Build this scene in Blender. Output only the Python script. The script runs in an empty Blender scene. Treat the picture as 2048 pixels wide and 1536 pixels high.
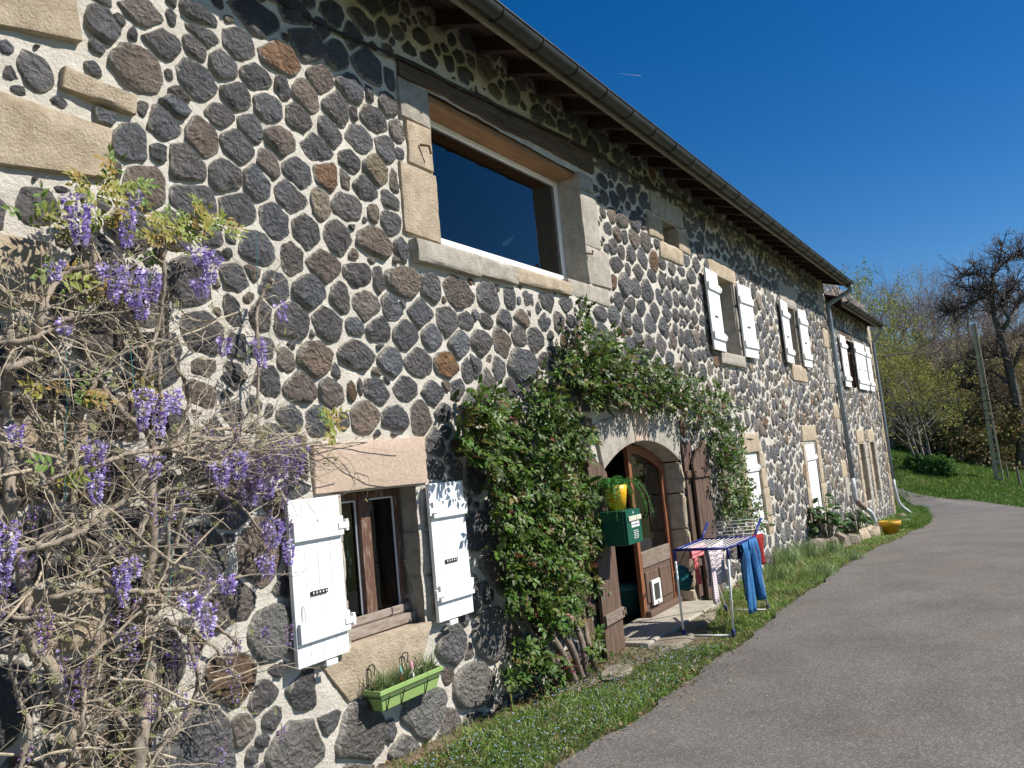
import bpy, bmesh, math, random
import numpy as np
from mathutils import Vector, Matrix

scene = bpy.context.scene
rng = random.Random(7)
R = math.radians
# ------------------------------------------------------------------ camera
# world: the stone wall stands on y = 0 and runs along +x, the road lies at y < 0
FPX, CX, CY = 1656.0, 1024.0, 768.0
CAM = Vector((0.0, -3.7, 1.75))
AX = np.array((0.52829008, 0.03633459, 0.84828615))      # world axes seen in camera axes
AY = np.array((-0.84350313, 0.13661684, 0.51945964))
AZ = np.array((-0.09701582, -0.98995739, 0.10282166))
cam_d = bpy.data.cameras.new('camera')
cam = bpy.data.objects.new('camera', cam_d)
scene.collection.objects.link(cam)
cam_d.sensor_width = 36.0
cam_d.lens = FPX / 2048.0 * 36.0
cam_d.clip_end = 6000
cam_d.clip_start = 0.05
rot = Matrix(((AX[0], -AX[1], -AX[2]), (AY[0], -AY[1], -AY[2]), (AZ[0], -AZ[1], -AZ[2])))
cam.matrix_world = Matrix.Translation(CAM) @ rot.to_4x4()
scene.camera = cam
# ------------------------------------------------------------------ sky and sun
SUN = Vector((0.42, -1.0, 1.02)).normalized()             # towards the sun
world = bpy.data.worlds.new('World'); scene.world = world
world.use_nodes = True
wn = world.node_tree.nodes; wl = world.node_tree.links
sky = wn.new('ShaderNodeTexSky'); sky.sky_type = 'NISHITA'; sky.sun_disc = False
sky.sun_elevation = math.asin(SUN.z)
sky.sun_rotation = math.atan2(SUN.x, SUN.y)
sky.altitude = 900; sky.air_density = 1.0; sky.dust_density = 0.1; sky.ozone_density = 3.0
hs_ = wn.new('ShaderNodeHueSaturation'); hs_.inputs['Saturation'].default_value = 1.40; hs_.inputs['Hue'].default_value = .506   # the photograph's saturated rendering of a clear sky
wl.new(sky.outputs[0], hs_.inputs['Color']); wl.new(hs_.outputs[0], wn['Background'].inputs[0])
wn['Background'].inputs[1].default_value = 0.078
sun_d = bpy.data.lights.new('sun', 'SUN'); sun_d.energy = 5.0; sun_d.angle = R(0.53)
sun_d.color = (1.0, 0.95, 0.87)
sun_o = bpy.data.objects.new('sun', sun_d); scene.collection.objects.link(sun_o)
sun_o.rotation_euler = SUN.to_track_quat('Z', 'Y').to_euler()
sun_o.location = (10, -30, 40)
vs = scene.view_settings
vs.view_transform = 'Standard'; vs.look = 'None'; vs.exposure = 0.42; vs.gamma = 1.0
vs.use_curve_mapping = False

# ------------------------------------------------------------------ pixels to places
def ray(px, py):
    d = np.array((px - CX, py - CY, FPX))
    return np.array((d.dot(AX), d.dot(AY), d.dot(AZ)))
def W(px, py, y=0.0):
    a = ray(px, py); t = (y + 3.7) / a[1]
    return Vector((a[0] * t, y, a[2] * t + 1.75))
def AT(px, py, dep):
    a = ray(px, py) / FPX * dep
    return Vector((a[0], a[1] - 3.7, a[2] + 1.75))
GP = [(-60, 0.1), (4, 0.0), (6, -0.07), (9, -0.09), (15, -0.14), (21, -0.43), (28, -0.86), (34, -1.15), (40, -1.25), (60, -1.0), (80, .0), (120, 2), (200, 4), (700, 10)]
GPX = [p[0] for p in GP]; GPZ = [p[1] for p in GP]
def gz(x, y):
    z = float(np.interp(x, GPX, GPZ))
    # bank on the far left side of the bend, meadow falling a little to the right
    if x > 36:
        f = min(1.0, (x - 36) / 9.0)
        z += f * min(2.0, max(0.0, (y + 2.6) * .34))
    if y < -8: z -= min(6, (-8 - y) * 0.03)
    return z
def G(px, py):
    a = ray(px, py)
    t = 0.0
    z = 0.0
    for i in range(40):
        t = (z - 1.75) / a[2]
        z = gz(a[0] * t, a[1] * t - 3.7) * .6 + z * .4
    return Vector((a[0] * t, a[1] * t - 3.7, z))

# ------------------------------------------------------------------ helpers
COL = scene.collection
class MB:
    def __init__(s): s.v = []; s.f = []; s.c = None
    def quad(s, a, b, c, d):
        n = len(s.v); s.v += [tuple(a), tuple(b), tuple(c), tuple(d)]; s.f.append((n, n+1, n+2, n+3)); return s
    def box(s, x0, x1, y0, y1, z0, z1, M=None):
        n = len(s.v)
        p = [(x0,y0,z0),(x1,y0,z0),(x1,y1,z0),(x0,y1,z0),(x0,y0,z1),(x1,y0,z1),(x1,y1,z1),(x0,y1,z1)]
        if M is not None: p = [tuple(M @ Vector(q)) for q in p]
        s.v += p
        s.f += [tuple(n+i for i in q) for q in ((3,2,1,0),(4,5,6,7),(0,1,5,4),(1,2,6,5),(2,3,7,6),(3,0,4,7))]
        return s
    def tube(s, pts, rad, sides=6, cap=True):
        pts = [Vector(p) for p in pts]; k = len(pts)
        if not hasattr(rad, '__len__'): rad = [rad] * k
        n0 = len(s.v); up = None
        for i, p in enumerate(pts):
            t = (pts[min(i+1, k-1)] - pts[max(i-1, 0)])
            if t.length < 1e-9: t = Vector((0, 0, 1))
            t.normalize()
            if up is None:
                up = t.orthogonal().normalized()
            else:
                up = up - t * up.dot(t)
                if up.length < 1e-5: up = t.orthogonal()
                up.normalize()
            b = t.cross(up)
            for j in range(sides):
                a = 2 * math.pi * j / sides
                s.v.append(tuple(p + (up * math.cos(a) + b * math.sin(a)) * rad[i]))
        for i in range(k - 1):
            for j in range(sides):
                a = n0 + i*sides + j; b2 = n0 + i*sides + (j+1) % sides
                s.f.append((a, b2, b2 + sides, a + sides))
        if cap:
            s.f.append(tuple(n0 + j for j in reversed(range(sides))))
            s.f.append(tuple(n0 + (k-1)*sides + j for j in range(sides)))
        return s
    def lathe(s, prof, sides=20, M=None):
        n0 = len(s.v)
        for r, z in prof:
            for j in range(sides):
                a = 2 * math.pi * j / sides
                p = Vector((r*math.cos(a), r*math.sin(a), z))
                s.v.append(tuple(M @ p if M is not None else p))
        for i in range(len(prof) - 1):
            for j in range(sides):
                a = n0 + i*sides + j; b = n0 + i*sides + (j+1) % sides
                s.f.append((a, b, b+sides, a+sides))
        return s
    def add(s, o):
        n = len(s.v); s.v += o.v; s.f += [tuple(i+n for i in f) for f in o.f]; return s

def mesh_obj(name, v, f, mat, cols=None, smooth=False):
    me = bpy.data.meshes.new(name)
    me.from_pydata([tuple(p) for p in v], [], f)
    if cols is not None:
        at = me.color_attributes.new('Col', 'FLOAT_COLOR', 'POINT')
        at.data.foreach_set('color', np.asarray(cols, dtype=np.float32).ravel())
    if smooth: me.polygons.foreach_set('use_smooth', [True] * len(me.polygons))
    me.materials.append(mat); me.update()
    if smooth == 'edges': me.set_sharp_from_angle(angle=R(32))
    o = bpy.data.objects.new(name, me); COL.objects.link(o)
    return o
def wloc(o):
    p = Vector((0, 0, 0))
    while o is not None: p += o.location; o = o.parent
    return p
def part(name, mb, mat, parent, smooth=False, bevel=0, label=None):
    """mesh given in world coordinates; parent's own offset is taken off again"""
    cols = mb.c if getattr(mb, 'c', None) is not None else None
    o = mesh_obj(name, mb.v, mb.f, mat, cols, smooth)
    if parent is not None:
        o.parent = parent; o.location = -wloc(parent)
    if bevel:
        m = o.modifiers.new('bevel', 'BEVEL'); m.width = bevel; m.segments = 2; m.limit_method = 'ANGLE'
    if label: o['label'] = label
    return o
def tag(o, label, cat, group=None):
    o['label'] = label; o['category'] = cat
    if group: o['group'] = group
    return o
def thing(name, loc, label, cat, group=None):
    o = bpy.data.objects.new(name, None); COL.objects.link(o); o.location = loc
    o.empty_display_size = .2
    return tag(o, label, cat, group)

MATS = {}
def pm(name, c1, c2=None, scale=6.0, rough=0.8, bump=0.0, bscale=40.0, attr=False, spec=0.3, metal=0.0, lo=.35, hi=.65, stretch=None, detail=6, trans=0.0, bdist=.02):
    m = bpy.data.materials.new(name); m.use_nodes = True; MATS[name] = m
    nt = m.node_tree; nd = nt.nodes; ln = nt.links; b = nd['Principled BSDF']
    b.inputs['Roughness'].default_value = rough; b.inputs['Metallic'].default_value = metal
    b.inputs['Specular IOR Level'].default_value = spec
    tc = nd.new('ShaderNodeTexCoord'); vec = tc.outputs['Object']
    if stretch:
        mp = nd.new('ShaderNodeMapping'); mp.inputs['Scale'].default_value = stretch
        ln.new(vec, mp.inputs[0]); vec = mp.outputs[0]
    base = None
    if c2 is not None or attr:
        nz = nd.new('ShaderNodeTexNoise'); nz.inputs['Scale'].default_value = scale; nz.inputs['Detail'].default_value = detail
        nz.inputs['Roughness'].default_value = .65
        ln.new(vec, nz.inputs['Vector'])
        mr = nd.new('ShaderNodeMapRange'); mr.inputs[1].default_value = lo; mr.inputs[2].default_value = hi
        ln.new(nz.outputs['Fac'], mr.inputs[0])
        mx = nd.new('ShaderNodeMix'); mx.data_type = 'RGBA'
        mx.inputs[6].default_value = (*c1, 1); mx.inputs[7].default_value = (*(c2 or c1), 1)
        ln.new(mr.outputs[0], mx.inputs[0]); base = mx.outputs[2]
        if attr:
            at = nd.new('ShaderNodeAttribute'); at.attribute_name = 'Col'
            mu = nd.new('ShaderNodeMix'); mu.data_type = 'RGBA'; mu.blend_type = 'MULTIPLY'; mu.inputs[0].default_value = 1
            ln.new(base, mu.inputs[6]); ln.new(at.outputs['Color'], mu.inputs[7]); base = mu.outputs[2]
        ln.new(base, b.inputs['Base Color'])
    else:
        b.inputs['Base Color'].default_value = (*c1, 1)
    if bump:
        n2 = nd.new('ShaderNodeTexNoise'); n2.inputs['Scale'].default_value = bscale; n2.inputs['Detail'].default_value = 8
        n2.inputs['Roughness'].default_value = .7
        ln.new(vec, n2.inputs['Vector'])
        bp = nd.new('ShaderNodeBump'); bp.inputs['Strength'].default_value = bump; bp.inputs['Distance'].default_value = bdist
        ln.new(n2.outputs['Fac'], bp.inputs['Height']); ln.new(bp.outputs[0], b.inputs['Normal'])
    if trans:
        # thin leaf: part of the light goes through
        tr = nd.new('ShaderNodeBsdfTranslucent'); ms = nd.new('ShaderNodeMixShader'); ms.inputs[0].default_value = trans
        if base is not None: ln.new(base, tr.inputs[0])
        else: tr.inputs[0].default_value = (*c1, 1)
        out = nd['Material Output']
        ln.new(b.outputs[0], ms.inputs[1]); ln.new(tr.outputs[0], ms.inputs[2]); ln.new(ms.outputs[0], out.inputs[0])
    return m
def glass_mat(name, tint=(.75, .8, .78), ior=1.55):
    m = bpy.data.materials.new(name); m.use_nodes = True
    nd = m.node_tree.nodes; ln = m.node_tree.links
    nd.remove(nd['Principled BSDF'])
    t = nd.new('ShaderNodeBsdfTransparent'); t.inputs[0].default_value = (*tint, 1)
    g = nd.new('ShaderNodeBsdfGlossy'); g.inputs['Roughness'].default_value = 0.0
    f = nd.new('ShaderNodeFresnel'); f.inputs[0].default_value = ior
    mm = nd.new('ShaderNodeMath'); mm.operation = 'MULTIPLY'; mm.inputs[1].default_value = 1.7; mm.use_clamp = True
    ms = nd.new('ShaderNodeMixShader')
    ln.new(f.outputs[0], mm.inputs[0]); ln.new(mm.outputs[0], ms.inputs[0]); ln.new(t.outputs[0], ms.inputs[1]); ln.new(g.outputs[0], ms.inputs[2])
    ln.new(ms.outputs[0], nd['Material Output'].inputs[0])
    return m

# basalt rubble: tint per stone, grain, mortar smeared over the rims (alpha of the tint = rim)
def stone_mat(name, bump, grain, mortar=(.52, .485, .42)):
    m = pm(name, (.72, .72, .72), (1.4, 1.37, 1.35), scale=grain, rough=.66, attr=True, spec=.4, lo=.3, hi=.7)
    nt = m.node_tree; nd = nt.nodes; ln = nt.links; b = nd['Principled BSDF']
    tc = [n for n in nd if n.type == 'TEX_COORD'][0]; at = [n for n in nd if n.type == 'ATTRIBUTE'][0]
    base = b.inputs['Base Color'].links[0].from_socket
    nz = nd.new('ShaderNodeTexNoise'); nz.inputs['Scale'].default_value = 34; nz.inputs['Detail'].default_value = 6; nz.inputs['Roughness'].default_value = .7
    ln.new(tc.outputs['Object'], nz.inputs['Vector'])
    ad = nd.new('ShaderNodeMath'); ad.operation = 'ADD'
    ln.new(nz.outputs['Fac'], ad.inputs[0]); ln.new(at.outputs['Alpha'], ad.inputs[1])
    mr = nd.new('ShaderNodeMapRange'); mr.inputs[1].default_value = .79; mr.inputs[2].default_value = .90
    ln.new(ad.outputs[0], mr.inputs[0])
    mx = nd.new('ShaderNodeMix'); mx.data_type = 'RGBA'; mx.inputs[7].default_value = (*mortar, 1)
    ln.new(mr.outputs[0], mx.inputs[0]); ln.new(base, mx.inputs[6]); ln.new(mx.outputs[2], b.inputs['Base Color'])
    # fractured relief: warped cells for the broken facets, noise for the grain
    n0 = nd.new('ShaderNodeTexNoise'); n0.inputs['Scale'].default_value = 11; n0.inputs['Detail'].default_value = 3
    ln.new(tc.outputs['Object'], n0.inputs['Vector'])
    va = nd.new('ShaderNodeVectorMath'); va.operation = 'MULTIPLY_ADD'; va.inputs[1].default_value = (.13, .13, .13)
    ln.new(n0.outputs['Color'], va.inputs[0]); ln.new(tc.outputs['Object'], va.inputs[2])
    vo = nd.new('ShaderNodeTexVoronoi'); vo.inputs['Scale'].default_value = 27; ln.new(va.outputs[0], vo.inputs['Vector'])
    n1 = nd.new('ShaderNodeTexNoise'); n1.inputs['Scale'].default_value = 20; n1.inputs['Detail'].default_value = 12; n1.inputs['Roughness'].default_value = .82
    ln.new(tc.outputs['Object'], n1.inputs['Vector'])
    sm = nd.new('ShaderNodeMath'); sm.operation = 'MULTIPLY_ADD'; sm.inputs[1].default_value = .75
    ln.new(vo.outputs['Distance'], sm.inputs[0]); ln.new(n1.outputs['Fac'], sm.inputs[2])
    bp = nd.new('ShaderNodeBump'); bp.inputs['Strength'].default_value = bump; bp.inputs['Distance'].default_value = .10
    ln.new(sm.outputs[0], bp.inputs['Height']); ln.new(bp.outputs[0], b.inputs['Normal'])
    # rusty-brown weathering in patches of its own
    ns = nd.new('ShaderNodeTexNoise'); ns.inputs['Scale'].default_value = 5.5; ns.inputs['Detail'].default_value = 6; ln.new(va.outputs[0], ns.inputs['Vector'])
    m3 = nd.new('ShaderNodeMapRange'); m3.inputs[1].default_value = .55; m3.inputs[2].default_value = .72; m3.inputs[4].default_value = .6; ln.new(ns.outputs['Fac'], m3.inputs[0])
    mb_ = nd.new('ShaderNodeMix'); mb_.data_type = 'RGBA'; mb_.inputs[7].default_value = (.17, .125, .10, 1)
    ln.new(m3.outputs[0], mb_.inputs[0]); ln.new(base, mb_.inputs[6]); ln.new(mb_.outputs[2], mx.inputs[6])
    return m
M_STONE = stone_mat('basalt', 1.0, 9)
M_GRAN = pm('granite', (.40, .315, .215), (.60, .495, .365), scale=9, rough=.85, bump=.9, bscale=60, bdist=.025, detail=14)
M_GRANP = pm('granite_pink', (.46, .345, .26), (.56, .44, .345), scale=40, rough=.85, bump=.6, bscale=60, bdist=.015, detail=4)
M_GRANG = pm('granite_grey', (.33, .295, .245), (.51, .465, .39), scale=10, rough=.85, bump=.8, bscale=70, bdist=.02, detail=14)
M_MORTAR = pm('lime_mortar', (.53, .485, .41), (.67, .63, .555), scale=5, rough=.95, bump=.75, bscale=45, bdist=.025, spec=.1)
M_WHITE = pm('white_paint', (.80, .80, .79), (.86, .86, .85), scale=3, rough=.5, bump=.05, bscale=60)
M_SHUT = pm('shutter_paint', (.66, .655, .64), (.84, .84, .83), scale=4, rough=.55, bump=.18, bscale=40, stretch=(5, 5, .6), lo=.22, hi=.48, bdist=.004)
M_BROWNW = pm('weathered_brown_wood', (.085, .05, .034), (.17, .115, .085), scale=9, rough=.75, bump=.35, bscale=30, stretch=(6, 6, .5), bdist=.006)
M_GREYW = pm('grey_oak', (.16, .125, .095), (.27, .22, .175), scale=9, rough=.8, bump=.35, bscale=30, stretch=(1, 6, 6), bdist=.006)
M_REDW = pm('varnished_wood', (.20, .075, .035), (.30, .12, .06), scale=9, rough=.5, bump=.1, bscale=30, stretch=(6, 6, .6))
M_FRAMEW = pm('peeling_brown_paint', (.12, .062, .042), (.34, .27, .21), scale=14, rough=.7, bump=.4, bscale=40, stretch=(4, 4, .7), lo=.52, hi=.72, bdist=.005)
M_BEAM = pm('old_oak_beam', (.07, .047, .03), (.15, .10, .065), scale=5, rough=.85, bump=.6, bscale=22, stretch=(.6, 5, 5), bdist=.02)
M_BEAMU = pm('oak_reveal', (.24, .13, .06), (.36, .21, .11), scale=5, rough=.8, bump=.3, bscale=22, stretch=(.6, 5, 5), bdist=.01)
M_RAFTER = pm('stained_rafter', (.026, .015, .011), (.060, .033, .022), scale=6, rough=.8, bump=.3, bscale=25, stretch=(5, .7, 5), bdist=.006)
M_SOFFIT = pm('soffit_board', (.030, .019, .014), (.075, .048, .034), scale=6, rough=.8, bump=.2, bscale=25, stretch=(.7, 5, 5), bdist=.006)
M_ZINC = pm('weathered_zinc', (.035, .036, .032), (.065, .065, .058), scale=4, rough=.5, bump=.05, bscale=30, metal=.35, spec=.4)
M_PIPE = pm('grey_downpipe', (.20, .24, .27), (.26, .30, .33), scale=4, rough=.4, metal=.2, spec=.5)
M_PVC = pm('pale_pipe', (.55, .56, .58), (.66, .66, .66), scale=5, rough=.45)
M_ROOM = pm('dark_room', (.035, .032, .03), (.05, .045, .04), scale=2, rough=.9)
M_GLASS = glass_mat('window_glass')
M_GLASSD = glass_mat('old_window_glass', (.6, .62, .6), 1.5)
M_IRON = pm('dark_iron', (.03, .03, .032), (.06, .05, .045), scale=20, rough=.5, metal=.5)
M_RUST = pm('rusty_iron', (.12, .05, .03), (.2, .09, .05), scale=30, rough=.8)
M_TILE = pm('roof_tile', (.33, .16, .10), (.24, .14, .11), scale=3, rough=.85, bump=.2, bscale=30)
# ================================================================== ground and road
def edge_interp(pts, x):
    return float(np.interp(x, [p[0] for p in pts], [p[1] for p in pts]))
RL = [(-60, -1.0), (0, -0.95)] + [tuple(G(*p)[:2]) for p in ((1110,1536),(1300,1420),(1480,1290),(1600,1195),(1720,1113),(1780,1086),(1820,1066),(1848,1050))]
RL2 = RL + [tuple(G(1856,1040)[:2]), tuple(G(1846,1020)[:2]), tuple(G(1815,1004)[:2])]
gr_right = [G(2090,1026), G(2048,1016), G(1990,1005), G(1940,1000.5), G(1880,1000), G(1822,1000)]
M_ROADM = pm('asphalt', (.126, .115, .104), (.168, .155, .141), scale=1.1, rough=.9, bump=.5, bscale=160, bdist=.01, spec=.25)
# light grit in the asphalt
_nt = M_ROADM.node_tree; _b = _nt.nodes['Principled BSDF']; _src = _b.inputs['Base Color'].links[0].from_socket
_tc = [n for n in _nt.nodes if n.type == 'TEX_COORD'][0]
_v = _nt.nodes.new('ShaderNodeTexVoronoi'); _v.inputs['Scale'].default_value = 110
_nt.links.new(_tc.outputs['Object'], _v.inputs['Vector'])
_sc = _nt.nodes.new('ShaderNodeSeparateColor'); _nt.links.new(_v.outputs['Color'], _sc.inputs[0])
_r = _nt.nodes.new('ShaderNodeMapRange'); _r.inputs[1].default_value = .55; _r.inputs[2].default_value = 1.0; _r.inputs[3].default_value = .84; _r.inputs[4].default_value = 1.75
_nt.links.new(_sc.outputs[0], _r.inputs[0])
_m = _nt.nodes.new('ShaderNodeMix'); _m.data_type = 'RGBA'; _m.blend_type = 'MULTIPLY'; _m.inputs[0].default_value = 1
_nt.links.new(_src, _m.inputs[6]); _nt.links.new(_r.outputs[0], _m.inputs[7]); 
# earth-brown stains with a shape of their own
_n = _nt.nodes.new('ShaderNodeTexNoise'); _n.inputs['Scale'].default_value = .9; _n.inputs['Detail'].default_value = 8; _nt.links.new(_tc.outputs['Object'], _n.inputs['Vector'])
_q = _nt.nodes.new('ShaderNodeMapRange'); _q.inputs[1].default_value = .60; _q.inputs[2].default_value = .74; _q.inputs[4].default_value = .55; _nt.links.new(_n.outputs['Fac'], _q.inputs[0])
_s = _nt.nodes.new('ShaderNodeMix'); _s.data_type = 'RGBA'; _s.inputs[7].default_value = (.175, .135, .095, 1)
_nt.links.new(_q.outputs[0], _s.inputs[0]); _nt.links.new(_m.outputs[2], _s.inputs[6]); _nt.links.new(_s.outputs[2], _b.inputs['Base Color'])

M_GROUND = pm('meadow_ground', (.085, .125, .030), (.14, .135, .055), scale=1.6, rough=.95, bump=.8, bscale=14, bdist=.06, spec=.1, lo=.42, hi=.66)
xs = np.unique(np.concatenate([np.arange(-60, -4, 4), np.arange(-4, 40, .5), np.arange(40, 70, 1.5), np.arange(70, 200, 6), np.arange(200, 900, 50)]))
ys = np.unique(np.concatenate([np.arange(-700, -100, 50), np.arange(-100, -20, 8), np.arange(-20, -8, 1.5), np.arange(-8, 2, .25), np.arange(2, 20, 1.0), np.arange(20, 100, 8), np.arange(100, 700, 50)]))
mb = MB()
for x in xs:
    for y in ys:
        n = 0.0 if -3 < y < 0 and x < 30 else math.sin(x*.9+y*1.3)*.03
        z = gz(x, y) + n
        if -9 < y < 3 and -60 < x < 40: z -= .02
        mb.v.append((x, y, z))
ny = len(ys)
for i in range(len(xs)-1):
    for j in range(ny-1):
        a = i*ny + j; mb.f.append((a, a+ny, a+ny+1, a+1))
ground = mesh_obj('ground', mb.v, mb.f, M_GROUND, smooth=True); ground['kind'] = 'structure'
# road as a strip of cross sections from left edge to right edge
mb = MB()
secs = []
for x in np.arange(-40, RL2[-3][0]-.1, .06):
    l = edge_interp(RL2, x); jag = .03*math.sin(x*2.1) + .02*math.sin(x*5.3+1) + .012*math.sin(x*13) + .008*math.sin(x*29)
    r = float(np.interp(x, [-60, 10, 20, 31], [-6.9, -6.4, -5.2, gr_right[1].y - .1]))
    secs.append((Vector((x, l+jag, 0)), Vector((x, r + jag, 0))))
Lb = [Vector((*p, 0)) for p in RL2[-3:]] + [Vector((41, 2.2, 0)), Vector((42.5, 6, 0)), Vector((43, 14, 0))]
Rb = [Vector((30.5, gr_right[0].y-.4, 0)), gr_right[1], gr_right[3], gr_right[5] + Vector((.3, .3, 0)), Vector((46.5, 6, 0)), Vector((47, 14, 0))]
secs += list(zip(Lb, Rb))
NS = 8
for l, r in secs:
    for k in range(NS+1):
        p = l.lerp(r, k/NS); c = 4*(k/NS)*(1-k/NS)*.04
        mb.v.append((p.x, p.y, gz(p.x, p.y) + .012 + c))
for i in range(len(secs)-1):
    for k in range(NS):
        a = i*(NS+1)+k; mb.f.append((a, a+NS+1, a+NS+2, a+1))
road = mesh_obj('road', mb.v, mb.f, M_ROADM, smooth=True); road['kind'] = 'structure'

# bare earth along the foot of the wall
mb = MB(); r0_ = random.Random(2)
sx_ = np.arange(2.0, 9.4, .12)
for i, x in enumerate(sx_):
    w_ = float(np.interp(x, [2, 4, 6, 7, 8, 8.8, 9.4], [.14, .17, .26, .55, .80, .58, .1]))*(1+.18*math.sin(x*4.1)+.12*math.sin(x*9.7))
    for k in range(7):
        y = -.0 - w_*k/6; mb.v.append((x, y, gz(x, y)+(.006 if k < 6 else -.03)+r0_.uniform(-.003, .006)))
for i in range(len(sx_)-1):
    for k in range(6): a = i*7+k; mb.f.append((a, a+1, a+8, a+7))
so = mesh_obj('bare_earth', mb.v, mb.f, pm('bare_earth', (.135, .095, .062), (.25, .19, .13), scale=7, rough=1, bump=.9, bscale=40, bdist=.02), smooth=True); so['kind'] = 'structure'

# ================================================================== the farmhouse
XE = 20.62                                                # joint between house and extension
house = thing('farmhouse', (9, 0, 0), 'long two-storey basalt rubble farmhouse with white shutters and an arched door', 'house')
annex = thing('house_extension', (24, 0, -.6), 'lower stone extension at the far end of the farmhouse, between the two downpipes', 'house')
# openings: x0, x1, z0, z1
OP = dict(picture=(5.16, 7.76, 3.53, 4.83), small=(10.16, 10.7, 4.5, 4.83), w1=(12.1, 13.02, 3.17, 4.36), w2=(16.36, 17.2, 3.25, 4.42),
          low=(3.86, 4.64, .77, 1.71), door=(7.6, 9.76, -.3, 1.93), ls1=(12.55, 13.3, .35, 1.66), ls2=(16.55, 17.55, .1, 1.74),
          a1=(22.25, 23.45, 2.98, 4.28), a2=(23.6, 24.9, 3.0, 4.28), n1=(22.45, 23.2, .1, 1.56), n2=(24.15, 24.85, .2, 1.54))
DOORC = (8.68, 1.93)
def door_top(x):        # segmental arch, spring 1.68 at the jambs
    t = (x - 8.68) / 1.08
    return 1.93 - .27 * min(1.0, abs(t)) ** 2.1
def in_op(x, z, g=0.0):
    for k, (a, b, c, d) in OP.items():
        if a-g < x < b+g and c-g < z < d+g:
            if k == 'door' and z > door_top(x) + g: continue
            return True
    return False
def sm_noise(shape, step, r, amp):
    h, w = shape
    a = r.standard_normal((h//step+3, w//step+3))
    yy = np.arange(h)/step; xx = np.arange(w)/step
    y0 = yy.astype(int); x0 = xx.astype(int); fy = (yy-y0)[:, None]; fx = (xx-x0)[None, :]
    fy = fy*fy*(3-2*fy); fx = fx*fx*(3-2*fx)
    g = lambda dy, dx: a[np.ix_(y0+dy, x0+dx)]
    return amp*((g(0,0)*(1-fx)+g(0,1)*fx)*(1-fy)+(g(1,0)*(1-fx)+g(1,1)*fx)*fy)
nr = np.random.default_rng(3)
def wall_sheet(x0, x1, z0, z1, step=.05):
    nx = int((x1-x0)/step); nz = int((z1-z0)/step)
    dsp = sm_noise((nx+1, nz+1), 12, nr, .007) + sm_noise((nx+1, nz+1), 3, nr, .005) + nr.standard_normal((nx+1, nz+1))*.0018
    mb = MB()
    X = np.linspace(x0, x1, nx+1); Z = np.linspace(z0, z1, nz+1)
    for i in range(nx+1):
        for k in range(nz+1):
            mb.v.append((X[i], float(dsp[i, k]), Z[k]))
    for i in range(nx):
        for k in range(nz):
            xc, zc = (X[i]+X[i+1])/2, (Z[k]+Z[k+1])/2
            if in_op(xc, zc, -.01) or (7.56 < xc < 9.80 and zc < door_top(xc)+.05): continue
            a = i*(nz+1)+k; mb.f.append((a, a+nz+1, a+nz+2, a+1))
    return mb
wall = part('wall', wall_sheet(-3.0, XE, -1.0, 5.72), M_MORTAR, house, smooth=True)
awall = part('wall', wall_sheet(XE, 27.1, -1.6, 5.05), M_MORTAR, annex, smooth=True)
# thickness of the front wall: reveals, gables, back
mb = MB()
mb.box(-3, -2.9, .05, 8.5, -1, 5.6); mb.box(XE-.4, XE, .05, 8.5, -1.2, 5.6); mb.box(-3, XE, 8.4, 8.8, -1, 5.6)
part('gable_wall', mb, M_MORTAR, house)
mb = MB(); mb.box(26.7, 27.1, .03, 7.5, -1.8, 5.0); mb.box(XE, 27.1, 7.4, 7.8, -1.8, 5.0)
mb.f.append(tuple(range(len(mb.v), len(mb.v)+3))); mb.v += [(27.1, .03, 5.0), (27.1, 7.8, 5.0), (27.1, 3.9, 6.2)]
part('gable_wall', mb, M_MORTAR, annex)

# ------------------------------------------------------------------ dressed blocks
BLOCKS = []          # obstacle boxes for the rubble
def block_mesh(q, yf, yb, n=7, amp=.006, rnd=.018, seed=0):
    """q: 4 corners (x, z) lower-left, lower-right, upper-right, upper-left; front at yf, back at yb"""
    r = random.Random(seed); mb = MB()
    idx = {}
    q = [Vector(p) for p in q]
    cen = (q[0]+q[1]+q[2]+q[3])/4
    for i in range(n+1):
        for j in range(n+1):
            u, w = i/n, j/n
            p = (q[0].lerp(q[1], u)).lerp(q[3].lerp(q[2], u), w)
            e = min(u, 1-u, w, 1-w)
            rim = e < 1e-6
            y = yf + amp*(math.sin(p.x*11+seed)+math.sin(p.y*14+seed*2.1)+math.sin((p.x+p.y)*23+seed)*.6)*.6
            if rim:
                d = (cen-p); p = p + d.normalized()*rnd*r.uniform(.3, .7); y = yf + rnd*r.uniform(.6, 1.1)
            idx[i, j] = len(mb.v); mb.v.append((p.x, y, p.y))
    for i in range(n):
        for j in range(n):
            mb.f.append((idx[i,j], idx[i+1,j], idx[i+1,j+1], idx[i,j+1]))
    ring = [idx[i,0] for i in range(n+1)] + [idx[n,j] for j in range(1, n+1)] + [idx[i,n] for i in range(n-1, -1, -1)] + [idx[0,j] for j in range(n-1, 0, -1)]
    b0 = len(mb.v)
    for k in ring:
        x, y, z = mb.v[k]; d = Vector((x, z)) - cen; d = d*(1 + rnd*.5/max(d.length, .01))
        mb.v.append((cen.x+d.x, (yf+rnd*1.5), cen.y+d.y))
    b1 = len(mb.v)
    for k in range(len(ring)):
        x, y, z = mb.v[b0+k]; mb.v.append((x, yb, z))
    L = len(ring)
    for k in range(L):
        m = (k+1) % L
        mb.f.append((ring[m], ring[k], b0+k, b0+m)); mb.f.append((b0+m, b0+k, b1+k, b1+m))
    return mb
bseed = [0]
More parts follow.
